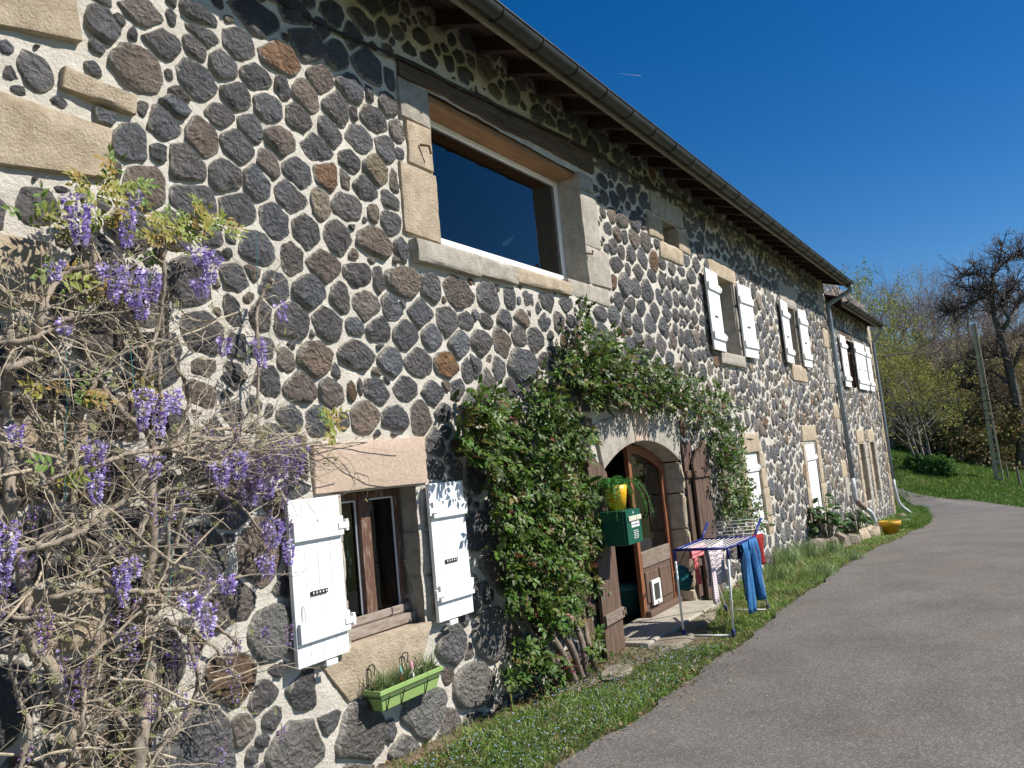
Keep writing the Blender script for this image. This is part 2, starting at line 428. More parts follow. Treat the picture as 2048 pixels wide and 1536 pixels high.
def block(q, yf=-.03, yb=.1, mat=None, par=None, obst=True, name='granite_block', amp=.006, rnd=.010):
    bseed[0] += 1
    o = part(name, block_mesh(q, yf, yb, seed=bseed[0], amp=amp, rnd=rnd), mat or M_GRAN, par or wall, smooth='edges')
    if obst:
        xs_ = [p[0] for p in q]; zs_ = [p[1] for p in q]; BLOCKS.append((min(xs_), max(xs_), min(zs_), max(zs_)))
    return o
def rb(x0, x1, z0, z1, **k):
    j = lambda: rng.uniform(-.012, .012)
    return block([(x0+j(), z0+j()), (x1+j(), z0+j()), (x1+j(), z1+j()), (x0+j(), z1+j())], **k)
def pxq(pts, **k):       # corners given as photo pixels on the wall, ll lr ur ul
    return block([(W(*p).x, W(*p).z) for p in pts], **k)
# old granite blocks at the left end
pxq([(-60,45),(158,88),(140,-25),(-60,-60)], yf=-.05, amp=.012)
pxq([(-60,325),(207,360),(217,262),(-60,170)], yf=-.05, amp=.014)
pxq([(118,178),(266,234),(268,196),(122,136)], yf=-.045, amp=.012)
pxq([(-60,615),(86,606),(92,488),(-60,462)], yf=-.05, amp=.014)
pxq([(-60,985),(168,962),(166,842),(-60,850)], yf=-.05, amp=.014)
pxq([(60,1310),(205,1290),(205,1165),(60,1180)], yf=-.05, amp=.014)
# picture window surround
rb(4.80, 5.16, 4.50, 4.80, yb=.30, mat=M_GRANG)
rb(4.86, 5.16, 4.14, 4.48, yb=.30, amp=.012)
rb(4.72, 5.16, 3.56, 4.12, yb=.30)
rb(7.76, 8.12, 4.66, 4.84, yb=.30, mat=M_GRANG)
rb(7.76, 8.15, 4.04, 4.65, yb=.30, mat=M_GRANG)
rb(7.76, 8.32, 3.62, 4.02, yb=.30, mat=M_GRANG)
rb(4.80, 5.62, 3.36, 3.525, yf=-.075, yb=.32, mat=M_GRANG)
rb(5.63, 6.22, 3.37, 3.525, yf=-.07, yb=.32, mat=M_GRANG)
rb(6.24, 7.28, 3.40, 3.53, yf=-.06, yb=.32)
rb(7.30, 8.24, 3.42, 3.60, yf=-.02, yb=.32, mat=M_GRANG)
BLOCKS += [(4.8, 6.0, 4.8, 5.03), (6.0, 7.1, 4.8, 5.10), (7.1, 8.2, 4.8, 5.17)]
# small window
rb(9.66, 10.15, 4.52, 4.80, yb=.3); rb(9.98, 10.80, 4.28, 4.49, yb=.3); rb(10.71, 11.12, 4.50, 4.80, yb=.3); rb(9.8, 11.0, 4.84, 5.12, yb=.3, mat=M_GRANG)
# first shuttered window
rb(11.86, 13.06, 3.0, 3.165, yf=-.07, yb=.3, mat=M_GRANG); rb(11.9, 13.25, 4.37, 4.62, yb=.3)
for k, (a, b) in enumerate(((3.17, 3.58), (3.6, 3.98), (4.0, 4.36))):
    rb(13.03, 13.26+.06*(k % 2), a, b, yb=.3, mat=M_GRANG); rb(11.78, 12.09, a, b, yb=.3, mat=M_GRANG)
# second shuttered window
rb(16.3, 17.5, 2.94, 3.24, yf=-.04, yb=.3); rb(16.1, 17.4, 4.43, 4.85, yb=.3, mat=M_GRANG)
for k, (a, b) in enumerate(((3.25, 3.62), (3.64, 4.05), (4.07, 4.42))):
    rb(17.21, 17.5, a, b, yb=.3, mat=M_GRANG); rb(16.05, 16.35, a, b, yb=.3, mat=M_GRANG)
# low window
block([(3.62, 1.72), (4.72, 1.72), (4.73, 2.05), (3.63, 2.02)], yf=-.04, yb=.25, mat=M_GRANP)
for a, b, w_ in ((.80, 1.06, .20), (1.08, 1.38, .14), (1.40, 1.71, .19)):
    rb(4.65, 4.65+w_, a, b, yf=-.02, yb=.25, mat=M_GRANG); rb(3.85-w_, 3.85, a, b, yf=-.02, yb=.25, mat=M_GRANG)
block([(3.79, .46), (4.5, .50), (4.66, .765), (3.55, .765)], yf=-.025, yb=.25)
# door arch: voussoirs follow the curve
def vouss(x0, x1, top, mat=M_GRANG):
    n = 6; mb = MB()
    lo = [(x0+(x1-x0)*i/n, door_top(x0+(x1-x0)*i/n)) for i in range(n+1)]
    hi = [(x0+(x1-x0)*i/n + (x0+(x1-x0)*i/n-8.68)*.10, top(x0+(x1-x0)*i/n)) for i in range(n+1)]
    for yy in (-.035, .24):
        for p in lo: mb.v.append((p[0], yy, p[1]))
        for p in hi: mb.v.append((p[0], yy, p[1]))
    m = n+1
    for i in range(n):
        mb.f.append((i, i+1, m+i+1, m+i)); mb.f.append((i+1, i, 2*m+i, 2*m+i+1)); mb.f.append((m+i, m+i+1, 3*m+i+1, 3*m+i))
    mb.f += [(0, m, 3*m, 2*m), (n, 2*m+n, 3*m+n, m+n)]
    o = part('arch_stone', mb, mat, wall, bevel=.012)
    BLOCKS.append((min(p[0] for p in lo+hi), max(p[0] for p in lo+hi), min(p[1] for p in lo), max(p[1] for p in hi)))
tp = lambda x: 2.24 - .10*(x-8.68)**2
vouss(7.60, 8.46, tp); vouss(8.475, 8.83, lambda x: tp(x)+.06, M_GRANP); vouss(8.845, 9.76, tp)
zz = -.25
for k, h in enumerate((.36, .42, .30, .44, .38)):
    w_ = .12 + .1*(k % 2); z1 = min(zz+h, 1.66)
    rb(9.77, 9.77+w_, zz, z1-.012, yf=-.02, yb=.24, amp=.01, rnd=.025); rb(7.59-w_, 7.59, zz, z1-.012, yf=-.02, yb=.24)
    zz = z1
# lower closed shutters
for (a, b, c, d) in (OP['ls1'], OP['ls2']):
    rb(a-.1, b+.12, d+.01, d+.30, yb=.2)
    z = c
    while z < d-.05:
        h = rng.uniform(.26, .5); h = min(h, d-z)
        rb(a-rng.uniform(.2, .34), a-.01, z, z+h-.012, yb=.2); rb(b+.01, b+rng.uniform(.2, .36), z, z+h-.012, yb=.2); z += h
# extension: two narrow blocked openings, quoins
for (a, b, c, d) in (OP['n1'], OP['n2']):
    rb(a-.15, b+.15, d+.01, d+.34, yb=.25, par=awall)
    z = c-.4
    while z < d-.03:
        h = min(rng.uniform(.3, .5), d-z)
        rb(a-.3, a-.01, z, z+h-.012, yb=.25, par=awall); rb(b+.01, b+rng.uniform(.28, .4), z, z+h-.012, yb=.25, par=awall, mat=M_GRANG); z += h
mb = MB(); mb.box(22.3, 23.35, .22, .3, -.3, 1.7); mb.box(24.0, 25.0, .22, .3, -.3, 1.7)
part('blocked_opening', mb, M_GRAN, annex)
z = -1.2; k = 0
while z < 4.9:
    h = rng.uniform(.25, .42); rb(26.75-.15*(k % 2), 27.1, z, z+h-.02, yb=.2, par=awall, obst=True); z += h; k += 1
z = .4; k = 0
while z < 5.2:
    h = rng.uniform(.28, .5)
    if rng.random() < .7: rb(20.0-.2*(k % 2), 20.45, z, z+h-.02, yb=.2, mat=rng.choice((M_GRAN, M_GRANG)))
    z += h; k += 1
# ------------------------------------------------------------------ rubble stones
# read off the photograph tile by tile: centre x, y, half width, half height in tile pixels [tone]
TILES = [
 (0, 0, 2.926, '600,150,90,110,s 570,270,45,40,s 210,275,150,32 195,415,100,115,s 60,430,38,70 545,400,40,40 840,75,140,75,b 810,390,140,130,b 950,255,110,80 780,200,25,50 1140,470,125,105 1145,285,65,65 1000,100,30,40 1055,550,85,38 1020,630,170,52,s 840,640,35,40 955,720,105,85 765,840,110,115 930,895,65,50 1185,815,95,105,b 1085,960,125,110 840,1090,125,130,b 685,1000,30,65,b 1135,1180,135,110 215,1200,115,110 195,1050,105,30,s 350,1105,60,25 1160,90,115,60 1180,205,105,60 590,-20,60,50'),
 (400, 0, 3.413, '260,290,120,110 540,400,150,110,o 380,120,180,120 650,90,110,90 720,300,110,120 925,370,80,105 1140,450,95,115 825,540,90,95,b 155,460,95,95,s 375,520,100,80 240,650,95,95 560,600,45,95 720,650,85,100,b 460,740,85,95 1030,600,95,90 1150,640,30,60 930,740,95,110 1290,540,40,70 1280,720,55,75 1180,810,80,85 1045,775,25,55 135,790,95,80 340,880,75,95,s 670,810,80,90 880,900,75,90 1335,890,40,80,b 1085,950,95,90 545,960,100,95,b 1260,1020,65,80,s 1355,1050,30,40 250,1000,115,115,s 795,1020,120,85 460,1130,75,110,b 1015,1110,80,80 1190,1160,80,90,g 170,1200,115,115 660,1180,100,95 855,1210,85,110,o 390,1240,100,115,s 985,1230,40,75,b 1120,1290,90,80 1315,1240,28,100,b 1285,1360,60,65 605,1350,120,100 820,1390,65,110,g 1000,1410,120,100 1170,1460,40,70,g 250,1420,120,110 1110,150,80,80 1240,190,50,60 900,90,80,80 830,210,60,60 1560,420,60,70 1690,440,50,60 1500,250,60,60 1800,520,60,60'),
 (450, 400, 4.096, '410,175,115,140 655,255,115,130 925,310,120,130 1210,345,150,130,B 1435,405,50,105 1350,190,80,100 1030,220,45,30 250,405,150,140 540,490,85,140,b 805,540,125,120,b 1075,605,120,105 1250,640,50,110 1450,670,140,130,B 1680,720,80,105,s 1900,770,130,125,b 90,650,110,120 400,720,120,130 675,745,120,130,s 940,790,75,120 1160,860,115,110,b 1365,890,80,105 1600,925,95,90 1820,985,80,115 1965,985,65,75 50,910,70,140 290,940,90,120 540,1010,150,155,s 830,1015,120,130 710,1095,25,35 1065,1035,70,70 1260,1070,90,105 1475,1110,105,110 1690,1130,75,95,s 1915,1190,80,105,s 80,1190,90,110 300,1230,100,100 735,1300,150,135,B 495,1310,80,100,b 1070,1270,140,115 1350,1330,95,130,s 1580,1330,110,110 1805,1350,90,105,O 900,1410,40,60 60,1430,90,110 2000,1380,70,100'),
 (450, 650, 4.096, '340,450,100,130 620,520,130,115,b 865,540,95,115,b 1035,550,35,90,o 1110,510,25,85 1245,530,100,110 1475,525,95,105 1700,560,105,85,s 1900,540,60,75 50,740,90,130 530,760,100,100 765,790,100,115 960,780,50,70 1155,755,110,125,B 1390,770,120,105 1595,760,90,130,b 1790,720,95,70 1720,970,75,110 1710,1190,85,95 1890,1200,60,90 560,1330,130,90 350,700,40,60 1960,1450,60,70'),
 (850, 500, 4.096, '525,390,95,115 695,390,45,90 830,405,55,75 985,420,65,80 1055,360,25,25 1145,440,65,65,s 500,580,70,60 650,580,60,90 790,565,70,65,B 970,595,75,75 1095,600,50,80,b 1190,590,45,60 460,765,85,100 630,750,75,125,b 765,705,55,90 895,745,70,95 1020,700,55,40 390,960,95,95 595,970,65,90 785,950,125,145,s 960,910,50,70 1040,960,35,60 260,1150,60,80 830,1170,60,70 700,1150,60,90 1040,1170,60,80 1280,450,50,60 1340,590,50,50 1320,410,20,20 1435,520,60,65,s 1550,540,60,70 1490,400,50,75 1585,415,40,65 1680,445,40,60 1765,475,45,60 1410,400,20,50 1630,290,50,95,s 1725,310,40,80 1815,340,60,90 1530,260,35,60,o 1565,115,55,65 1660,160,25,55 1740,180,60,60 1850,215,50,50 1935,250,45,70 1905,380,35,60 1990,400,50,70 1875,510,50,75 1980,520,50,70 1655,570,45,75 1740,610,50,75 1840,620,55,85 1940,640,50,80 1835,790,60,90 1930,780,50,90 1610,650,40,50 1670,670,35,35,o 1750,730,50,60 1995,900,45,75 1905,940,45,80 2020,270,30,50'),
 (1150, 350, 5.12, '285,70,55,70 295,235,45,80,b 395,260,55,80 250,265,30,40 280,380,35,65 365,410,50,80,b 475,460,65,90,b 610,480,60,95 690,500,25,60,b 535,320,65,45,b 650,370,50,40 335,560,40,75 430,620,55,75,b 505,630,35,80 595,660,55,90,b 715,690,60,100,b 385,730,45,90 465,780,40,70 315,750,30,50 285,665,35,25 570,810,45,90 685,850,60,90 800,890,50,100,o 890,900,50,80 985,930,50,100,b 830,680,25,60 880,800,60,40 1045,870,35,30 1135,870,50,70 1080,780,18,22 1265,770,50,80 1180,710,35,50 1240,920,45,80 1085,980,45,70 1350,930,45,55 1190,1040,60,90 1285,1060,35,60 970,1110,35,70 885,1075,50,80 1045,1110,35,75 1115,1140,50,80 1215,1190,35,65 1285,1210,40,80 1345,770,20,35 1395,790,30,35 1460,810,30,45 1530,850,35,40 1350,845,25,25 570,200,60,65 690,270,40,80 1030,1270,40,85 1105,1280,40,70 1180,1300,40,75 1260,1350,25,60 1320,1370,30,60 1030,1430,45,70 1095,1420,25,55 1155,1440,30,65 1225,1470,40,70 1300,1490,30,60'),
 (500, 1150, 3.724, '1510,510,110,150,s 1770,440,130,190,m 1660,820,155,190,m 1760,140,50,85 1650,170,60,180,m 1470,750,45,65,b 420,850,135,140 580,880,30,60,b 570,1060,100,110,s 350,1290,240,210,m 840,1170,180,220,m 1290,990,210,170,m 1140,1290,170,90,m 150,450,170,200,m 190,700,120,55 90,900,110,120 20,1350,40,90 1980,790,110,110,m -60,1150,90,110,m'),
]
TONE = dict(d=(.155, .153, .158), s=(.180, .183, .194), m=(.24, .225, .205), b=(.235, .195, .168), B=(.30, .235, .182), o=(.24, .145, .085), O=(.37, .20, .085), g=(.36, .30, .215))
seeds = []
for ox, oy, s_, txt in TILES:
    for w_ in txt.split():
        q = w_.split(','); cx, cy, hw, hh = [float(v) for v in q[:4]]
        tn = q[4] if len(q) > 4 else 'd'
        px, py = ox+cx/s_, oy+cy/s_
        c = W(px, py); a = W(px+hw/s_, py); b = W(px-hw/s_, py); u = W(px, py-hh/s_); d = W(px, py+hh/s_)
        seeds.append([c.x, c.z, abs(a.x-b.x)/2, abs(u.z-d.z)/2, tn, True])
def blocked(x, z, g=.03):
    for a, b, c, d in BLOCKS:
        if a-g < x < b+g and c-g < z < d+g: return True
    return in_op(x, z, g)
seeds = [s for s in seeds if not blocked(s[0], s[1], -.03)]
# the rest of the wall: courses of similar stones wherever none was read off
cell = {}
def put(s): cell.setdefault((int(s[0]//.6), int(s[1]//.6)), []).append(s)
def near(x, z):
    a, b = int(x//.6), int(z//.6)
    for i in (-1, 0, 1):
        for j in (-1, 0, 1):
            yield from cell.get((a+i, b+j), ())
for s in seeds: put(s)
def try_add(x, z, hw, hh, tn):
    if blocked(x, z, min(hw, hh)*.55): return False
    for t in near(x, z):
        dx = (x-t[0])/(hw+t[2]); dz = (z-t[1])/(hh+t[3])
        if dx*dx+dz*dz < .80: return False
    s = [x, z, hw, hh, tn, False]; seeds.append(s); put(s); return True
def rt(x):
    q = rng.random()
    if x > 10.5:
        return 'd' if q < .42 else 's' if q < .58 else 'b' if q < .8 else 'm' if q < .90 else 'B' if q < .95 else 'o' if q < .98 else 'g'
    return 'd' if q < .46 else 's' if q < .68 else 'b' if q < .84 else 'B' if q < .93 else 'o' if q < .97 else 'g'
def field(x0, x1, z0, z1, hw, hh):
    z = z0
    while z < z1:
        row = hh*rng.uniform(.85, 1.15); x = x0 + rng.uniform(0, .1)
        while x < x1:
            w_ = hw*rng.uniform(.65, 1.3)
            try_add(x+w_, z+row*rng.uniform(.9, 1.1), w_, row*rng.uniform(.85, 1.1), rt(x))
            x += 2*w_+rng.uniform(.02, .05)
        z += 2*row+.035
field(1.2, 3.3, -.1, 1.3, .22, .19); field(3.2, 7.4, -.2, .45, .19, .17)
for r0 in (.16, .135, .12, .105, .09, .075, .06, .048, .038):
    for k in range(3400):
        x = rng.uniform(10.3, 27.0); z = rng.uniform(-1.2, 5.6)
        if r0 > .14 and z > 1.1: continue
        if XE-.06 < x < XE+.06: continue
        try_add(x, z, r0*rng.uniform(.72, 1.1), r0*rng.uniform(.85, 1.2), rt(x))
for r0 in (.17, .15, .13, .115, .10, .085, .07, .055, .042, .032):
    for k in range(2600):
        x = rng.uniform(-2.8, 11.5); z = rng.uniform(-.5, 5.6)
        r_ = r0*(1.45 if z < 1.2 and x < 7.4 else 1.0)
        if r_ > .14 and z > 1.6: continue
        try_add(x, z, r_*rng.uniform(.95, 1.3), r_*rng.uniform(.8, 1.1), rt(x))
for k in range(5000):
    x = rng.uniform(10, 27); z = rng.uniform(-1.2, 5.6); r_ = rng.choice((.11, .09, .07, .055, .04))
    try_add(x, z, r_*rng.uniform(.9, 1.25), r_*rng.uniform(.8, 1.1), rt(x))

def stone_outline(s, K):
    x, z, hw, hh = s[:4]
    nb = [t for t in near(x, z) if t is not s]
    ph = rng.uniform(0, 6.28); pw = rng.uniform(2.4, 4.2)
    out = []
    nt_ = rng.randint(6, 9); tg = []
    for q in range(nt_):
        a = 6.2832*(q+rng.uniform(-.3, .3))/nt_+ph; c, sn = math.cos(a), math.sin(a)
        tg.append((a, rng.uniform(.93, 1.16)/((abs(c)/hw)**pw + (abs(sn)/hh)**pw)**(1/pw)))
    for k in range(K):
        a = 2*math.pi*k/K
        c, sn = math.cos(a), math.sin(a)
        r = 1.6*max(hw, hh)
        for ta, td in tg:
            cs = math.cos(a-ta)
            if cs > .15: r = min(r, td*(1.06 if x < 10 else .97)/cs)
        for t in nb:
            dx, dz = t[0]-x, t[1]-z; L = math.hypot(dx, dz)
            if L > 1.0 or L < 1e-4: continue
            ux, uz = dx/L, dz/L
            ri = 1/math.hypot(ux/hw, uz/hh); rj = 1/math.hypot(ux/t[2], uz/t[3])
            lim = L*ri/(ri+rj) - (.0105 if x < 10 else .0165)
            pr = c*ux+sn*uz
            if pr > .05: r = min(r, max(lim, .015)/pr)
        for (a0, b0, c0, d0) in BLOCKS:
            if a0-.9 < x < b0+.9 and c0-.9 < z < d0+.9:
                # distance along the ray to the block
                for st in (.15, .3, .45, .6, .75, .9, 1.0):
                    if a0-.012 < x+c*r*st < b0+.012 and c0-.012 < z+sn*r*st < d0+.012:
                        r *= max(.12, st-.12); break
        out.append(max(r*(1+rng.uniform(-.035, .035)), .012))
    return out
def stone_mesh(s, K, rings):
    o = stone_outline(s, K); x, z = s[0], s[1]
    size = (s[2]+s[3])/2
    tn = TONE[s[4]]; g = rng.uniform(.78, 1.25); w_ = rng.uniform(-.06, .06)
    col = (tn[0]*g*(1+w_), tn[1]*g, tn[2]*g*(1-w_))
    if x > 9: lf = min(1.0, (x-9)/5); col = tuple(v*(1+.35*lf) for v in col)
    h = (1 if x < 10 else .7)*.85*min(.07, .016+size*.21)*rng.uniform(.75, 1.2)
    flat = s[4] in 'sBgOm'
    # broken face: a few chipped planes, then a rolling roughness
    pl = [(rng.uniform(0, 6.28), rng.uniform(.10, .35) if flat else rng.uniform(.25, .8), rng.uniform(.95, 1.25)) for q in range(3 if flat else 7)]
    wv = [(rng.uniform(0, 6.28), rng.uniform(3, 9), rng.uniform(0, 6.28), rng.uniform(.03, .09)*(.4 if flat else 1.5)) for q in range(5)]
    def face(u, w2):
        t = 1.12
        for a, sl, of in pl: t = min(t, of - sl*(u*math.cos(a)+w2*math.sin(a)))
        for a, fq, ph, am in wv: t += am*math.sin(fq*(u*math.cos(a)+w2*math.sin(a))+ph)
        return max(.35, t)
    v = []; c = []; f = []
    for ri, (fr, hy, al) in enumerate(rings):
        for k in range(K):
            a = 2*math.pi*(k + (.5*(ri % 2) if ri > 1 else 0))/K
            rr = o[k] if ri < 2 or ri % 2 == 0 else (o[k]+o[(k+1) % K])/2
            r = rr*fr
            y = .02 if ri == 0 else -h*hy*face(math.cos(a)*fr, math.sin(a)*fr)
            v.append((x+math.cos(a)*r, y, z+math.sin(a)*r)); c.append((*col, al))
    v.append((x, -h*face(0, 0), z)); c.append((*col, 0.0))
    n = len(rings)
    for ri in range(n-1):
        for k in range(K):
            m = (k+1) % K
            f.append((ri*K+k, ri*K+m, (ri+1)*K+m, (ri+1)*K+k))
    for k in range(K):
        f.append(((n-1)*K+k, (n-1)*K+(k+1) % K, n*K))
    return v, f, c
RN = ((1.03, 0, .55), (.98, .45, .46), (.91, .85, .30), (.77, 1.0, .14), (.58, 1.0, .05), (.38, 1.0, 0.0), (.18, 1.0, 0.0))
RF = ((1.02, 0, .5), (.96, .6, .38), (.80, 1.0, .12), (.42, 1.0, 0.0))
def shown(s):
    p = np.array((s[0], 3.7, s[1]-1.75)); d = np.linalg.norm(p)
    pxl = CX + FPX*(AX[0]*s[0]+AY[0]*3.7+AZ[0]*(s[1]-1.75))/(AX[2]*s[0]+AY[2]*3.7+AZ[2]*(s[1]-1.75))
    pyl = CY + FPX*(AX[1]*s[0]+AY[1]*3.7+AZ[1]*(s[1]-1.75))/(AX[2]*s[0]+AY[2]*3.7+AZ[2]*(s[1]-1.75))
    vis = s[0] > .8 and -40 < pxl < 2090 and -40 < pyl < 1580
    return s[2]*s[3]*(3.7/d)/d**2 if vis else -1.0/(d+1)
hs = sorted([s for s in seeds if s[0] < XE-.02 and s[0] > -2.9], key=shown, reverse=True)
an = sorted([s for s in seeds if s[0] >= XE+.02 and s[0] < 27.0], key=shown, reverse=True)
def stone_parts(lst, par, limit):
    for s in lst[:limit]:
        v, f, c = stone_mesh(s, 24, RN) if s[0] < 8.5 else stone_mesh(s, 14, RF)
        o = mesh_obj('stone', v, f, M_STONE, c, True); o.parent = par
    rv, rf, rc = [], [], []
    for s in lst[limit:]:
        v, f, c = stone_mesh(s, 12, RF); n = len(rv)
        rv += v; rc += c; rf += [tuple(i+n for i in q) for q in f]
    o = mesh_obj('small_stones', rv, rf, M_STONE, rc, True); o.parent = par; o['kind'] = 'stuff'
stone_parts(hs, wall, 300); stone_parts(an, awall, 120)
# ------------------------------------------------------------------ beam, roof, gutter
mb = MB(); n = 24
for i in range(n+1):
    x = 4.80 + (8.16-4.80)*i/n
    zb = 4.81 + .03*math.sin(i*.5)*.4 + .10*(i/n); zt = 4.98 + .20*(i/n) + .012*math.sin(i*.9)
    y0 = -.03 + .008*math.sin(i*1.3)
    mb.v += [(x, y0, zb), (x, y0-.004, (zb+zt)/2), (x, y0+.012, zt), (x, .24, zt), (x, .24, zb)]
for i in range(n):
    for k in range(5):
        a = i*5+k; b = i*5+(k+1) % 5; mb.f.append((a, b, b+5, a+5))
mb.f += [(0, 1, 2, 3, 4)[::-1], tuple(n*5+k for k in range(5))]
part('lintel_beam', mb, M_BEAM, house)
mb = MB(); mb.box(5.12, 7.80, .03, .30, 4.775, 4.822); part('beam_underside', mb, M_BEAMU, house)

def eave(par, x0, x1, zg, over, rad, slope, spacing, xend, tag_):
    # rafters and boards
    zr = zg - .04
    def zund(y): return zr + slope*(y+over-.10)
    x = x0 + .2
    while x < x1-.05:
        mb = MB(); w_ = .04
        y0, y1 = -over+.10, 1.2
        p = [(y0, zund(y0)), (y1, zund(y1)), (y1, zund(y1)+.13), (y0, zund(y0)+.13)]
        for xx in (x-w_, x+w_): mb.v += [(xx, a, b) for a, b in p]
        mb.f += [(0,1,2,3),(7,6,5,4),(0,4,5,1),(1,5,6,2),(2,6,7,3),(3,7,4,0)]
        part('rafter', mb, M_RAFTER, par); x += spacing
    k = 0; y = -over+.10
    while y < .30:
        mb = MB(); y2 = y+.118
        for xx in (x0, x1):
            mb.v += [(xx, y, zund(y)+.134), (xx, y2, zund(y2)+.134), (xx, y2, zund(y2)+.152), (xx, y, zund(y)+.152)]
        mb.f += [(0,1,2,3),(7,6,5,4),(0,4,5,1),(1,5,6,2),(2,6,7,3),(3,7,4,0)]
        part('soffit_board', mb, M_SOFFIT, par); y += .125
    mb = MB(); mb.box(x0, x1, -over+.065, -over+.095, zg-.10, zg+.125); part('fascia_board', mb, M_GREYW, par)
    # gutter, half round with a rolled lip
    mb = MB(); sg = 14; cy_, cz_ = -over+.0, zg
    segs = int((x1-x0)/1.0)+1
    for i in range(segs+1):
        xx = x0 + (x1+.03-x0)*i/segs
        for j in range(sg+1):
            a = math.pi + math.pi*j/sg
            mb.v.append((xx, cy_+rad*math.cos(a), cz_+rad*math.sin(a)))
    for i in range(segs):
        for j in range(sg):
            a = i*(sg+1)+j; mb.f.append((a, a+1, a+sg+2, a+sg+1))
    for xx, o_ in ((x0, 0), (x1+.03, segs*(sg+1))): mb.f.append(tuple(o_+j for j in range(sg+1)))
    gut = part('gutter', mb, M_ZINC, par, smooth=True)
    m = gut.modifiers.new('thick', 'SOLIDIFY'); m.thickness = .003
    mb = MB(); mb.tube([(x0, cy_-rad, cz_+.003), (x1+.03, cy_-rad, cz_+.003)], .010, 8); part('lip', mb, M_ZINC, gut, smooth=True)
    x = x0+.45
    while x < x1:
        mb = MB(); mb.tube([(x, cy_+(rad+.006)*math.cos(math.pi+math.pi*j/12), cz_+(rad+.006)*math.sin(math.pi+math.pi*j/12)) for j in range(13)], .007, 4)
        part('gutter_bracket', mb, M_ZINC, gut); x += .62
    # tiled roof
    mb = MB(); nx = int((x1-x0)/.11); run = 5.0
    cols_ = []
    for i in range(nx+1):
        xx = x0-.05 + (x1-x0+.15)*i/nx
        for r_ in range(12):
            y = -over+.09 + run*r_/11; z = zund(y)+.165 + .010*math.cos(i*math.pi)
            mb.v.append((xx, y, z))
    for i in range(nx):
        for r_ in range(11):
            a = i*12+r_; mb.f.append((a, a+12, a+13, a+1))
    n0 = len(mb.v); yb = -over+.09+run; zb = zund(yb)+.165
    mb.v += [(x0-.05, yb, zb), (x1+.1, yb, zb), (x1+.1, yb+run, zb-slope*run), (x0-.05, yb+run, zb-slope*run)]; mb.f.append((n0, n0+1, n0+2, n0+3))
    part('roof', mb, M_TILE, par, smooth=True)
    # verge board at the far gable
    mb = MB(); y0, y1 = -over+.10, run-over
    for xx in (xend, xend+.03): mb.v += [(xx, y0, zund(y0)-.01), (xx, y1, zund(y1)-.01), (xx, y1, zund(y1)+.17), (xx, y0, zund(y0)+.17)]
    mb.f += [(0,1,2,3),(7,6,5,4),(0,4,5,1),(1,5,6,2),(2,6,7,3),(3,7,4,0)]
    part('verge_board', mb, M_RAFTER, par)
eave(house, -3.2, 20.55, 5.31, .635, .075, .34, .56, 20.56, 'house')
eave(annex, XE+.05, 26.55, 4.93, .45, .06, .34, .5, 26.56, 'ext')

def pipe(par, pts, r, mat, name, brackets=()):
    mb = MB(); mb.tube(pts, r, 14); o = part(name, mb, mat, par, smooth=True)
    for (x, y, z) in brackets:
        mb = MB(); mb.lathe([(r+.002, -.014), (r+.008, -.014), (r+.008, .014), (r+.002, .014)], 14, Matrix.Translation((x, y, z)))
        mb.box(x-.012, x+.012, y, .02, z-.012, z+.012); part('pipe_bracket', mb, M_PIPE, o)
    return o
def bez(pts, n=6):
    """smooth a polyline (Catmull-Rom)"""
    P = [Vector(p) for p in pts]; P = [P[0]*2-P[1]] + P + [P[-1]*2-P[-2]]
    out = []
    for i in range(1, len(P)-2):
        a, b, c, d = P[i-1:i+3]
        for k in range(n):
            t = k/n
            out.append(.5*((2*b)+(c-a)*t+(2*a-5*b+4*c-d)*t*t+(3*b-a-3*c+d)*t**3))
    out.append(P[-2]); return out
pipe(house, bez([(20.45, -.635, 5.25), (20.45, -.60, 5.12), (20.42, -.30, 4.98), (20.40, -.11, 4.86), (20.40, -.10, 4.7)], 5) + [Vector((20.42, -.10, 3)), Vector((20.46, -.10, .78))], .052, M_PIPE, 'downpipe', [(20.40, -.10, 4.5), (20.42, -.10, 2.95), (20.44, -.10, 1.5)])
pipe(house, [Vector((20.46, -.10, .80))] + bez([(20.46, -.10, .55), (20.5, -.11, .30), (20.66, -.25, .08), (20.78, -.36, -.08), (20.82, -.40, -.38)], 5), .056, M_PVC, 'downpipe_foot')
mb = MB(); mb.tube(bez([(20.505, -.112, .29), (20.58, -.18, .17), (20.66, -.25, .08)], 4), .060, 14); part('rusty_collar', mb, pm('pipe_rust', (.22, .14, .12), (.3, .2, .17), rough=.8), house, smooth=True)
pipe(annex, bez([(26.45, -.45, 4.88), (26.5, -.40, 4.78), (26.72, -.14, 4.55), (26.75, -.10, 4.40)], 5) + [Vector((26.8, -.10, 2)), Vector((26.88, -.10, .35))], .045, M_PIPE, 'downpipe', [(26.76, -.10, 4.2), (26.8, -.10, 2.4), (26.85, -.1, 1.0)])
pipe(annex, [Vector((26.88, -.10, .38))] + bez([(26.9, -.10, .1), (27.0, -.16, -.35), (27.25, -.4, -.68)], 5), .048, M_PVC, 'downpipe_foot')

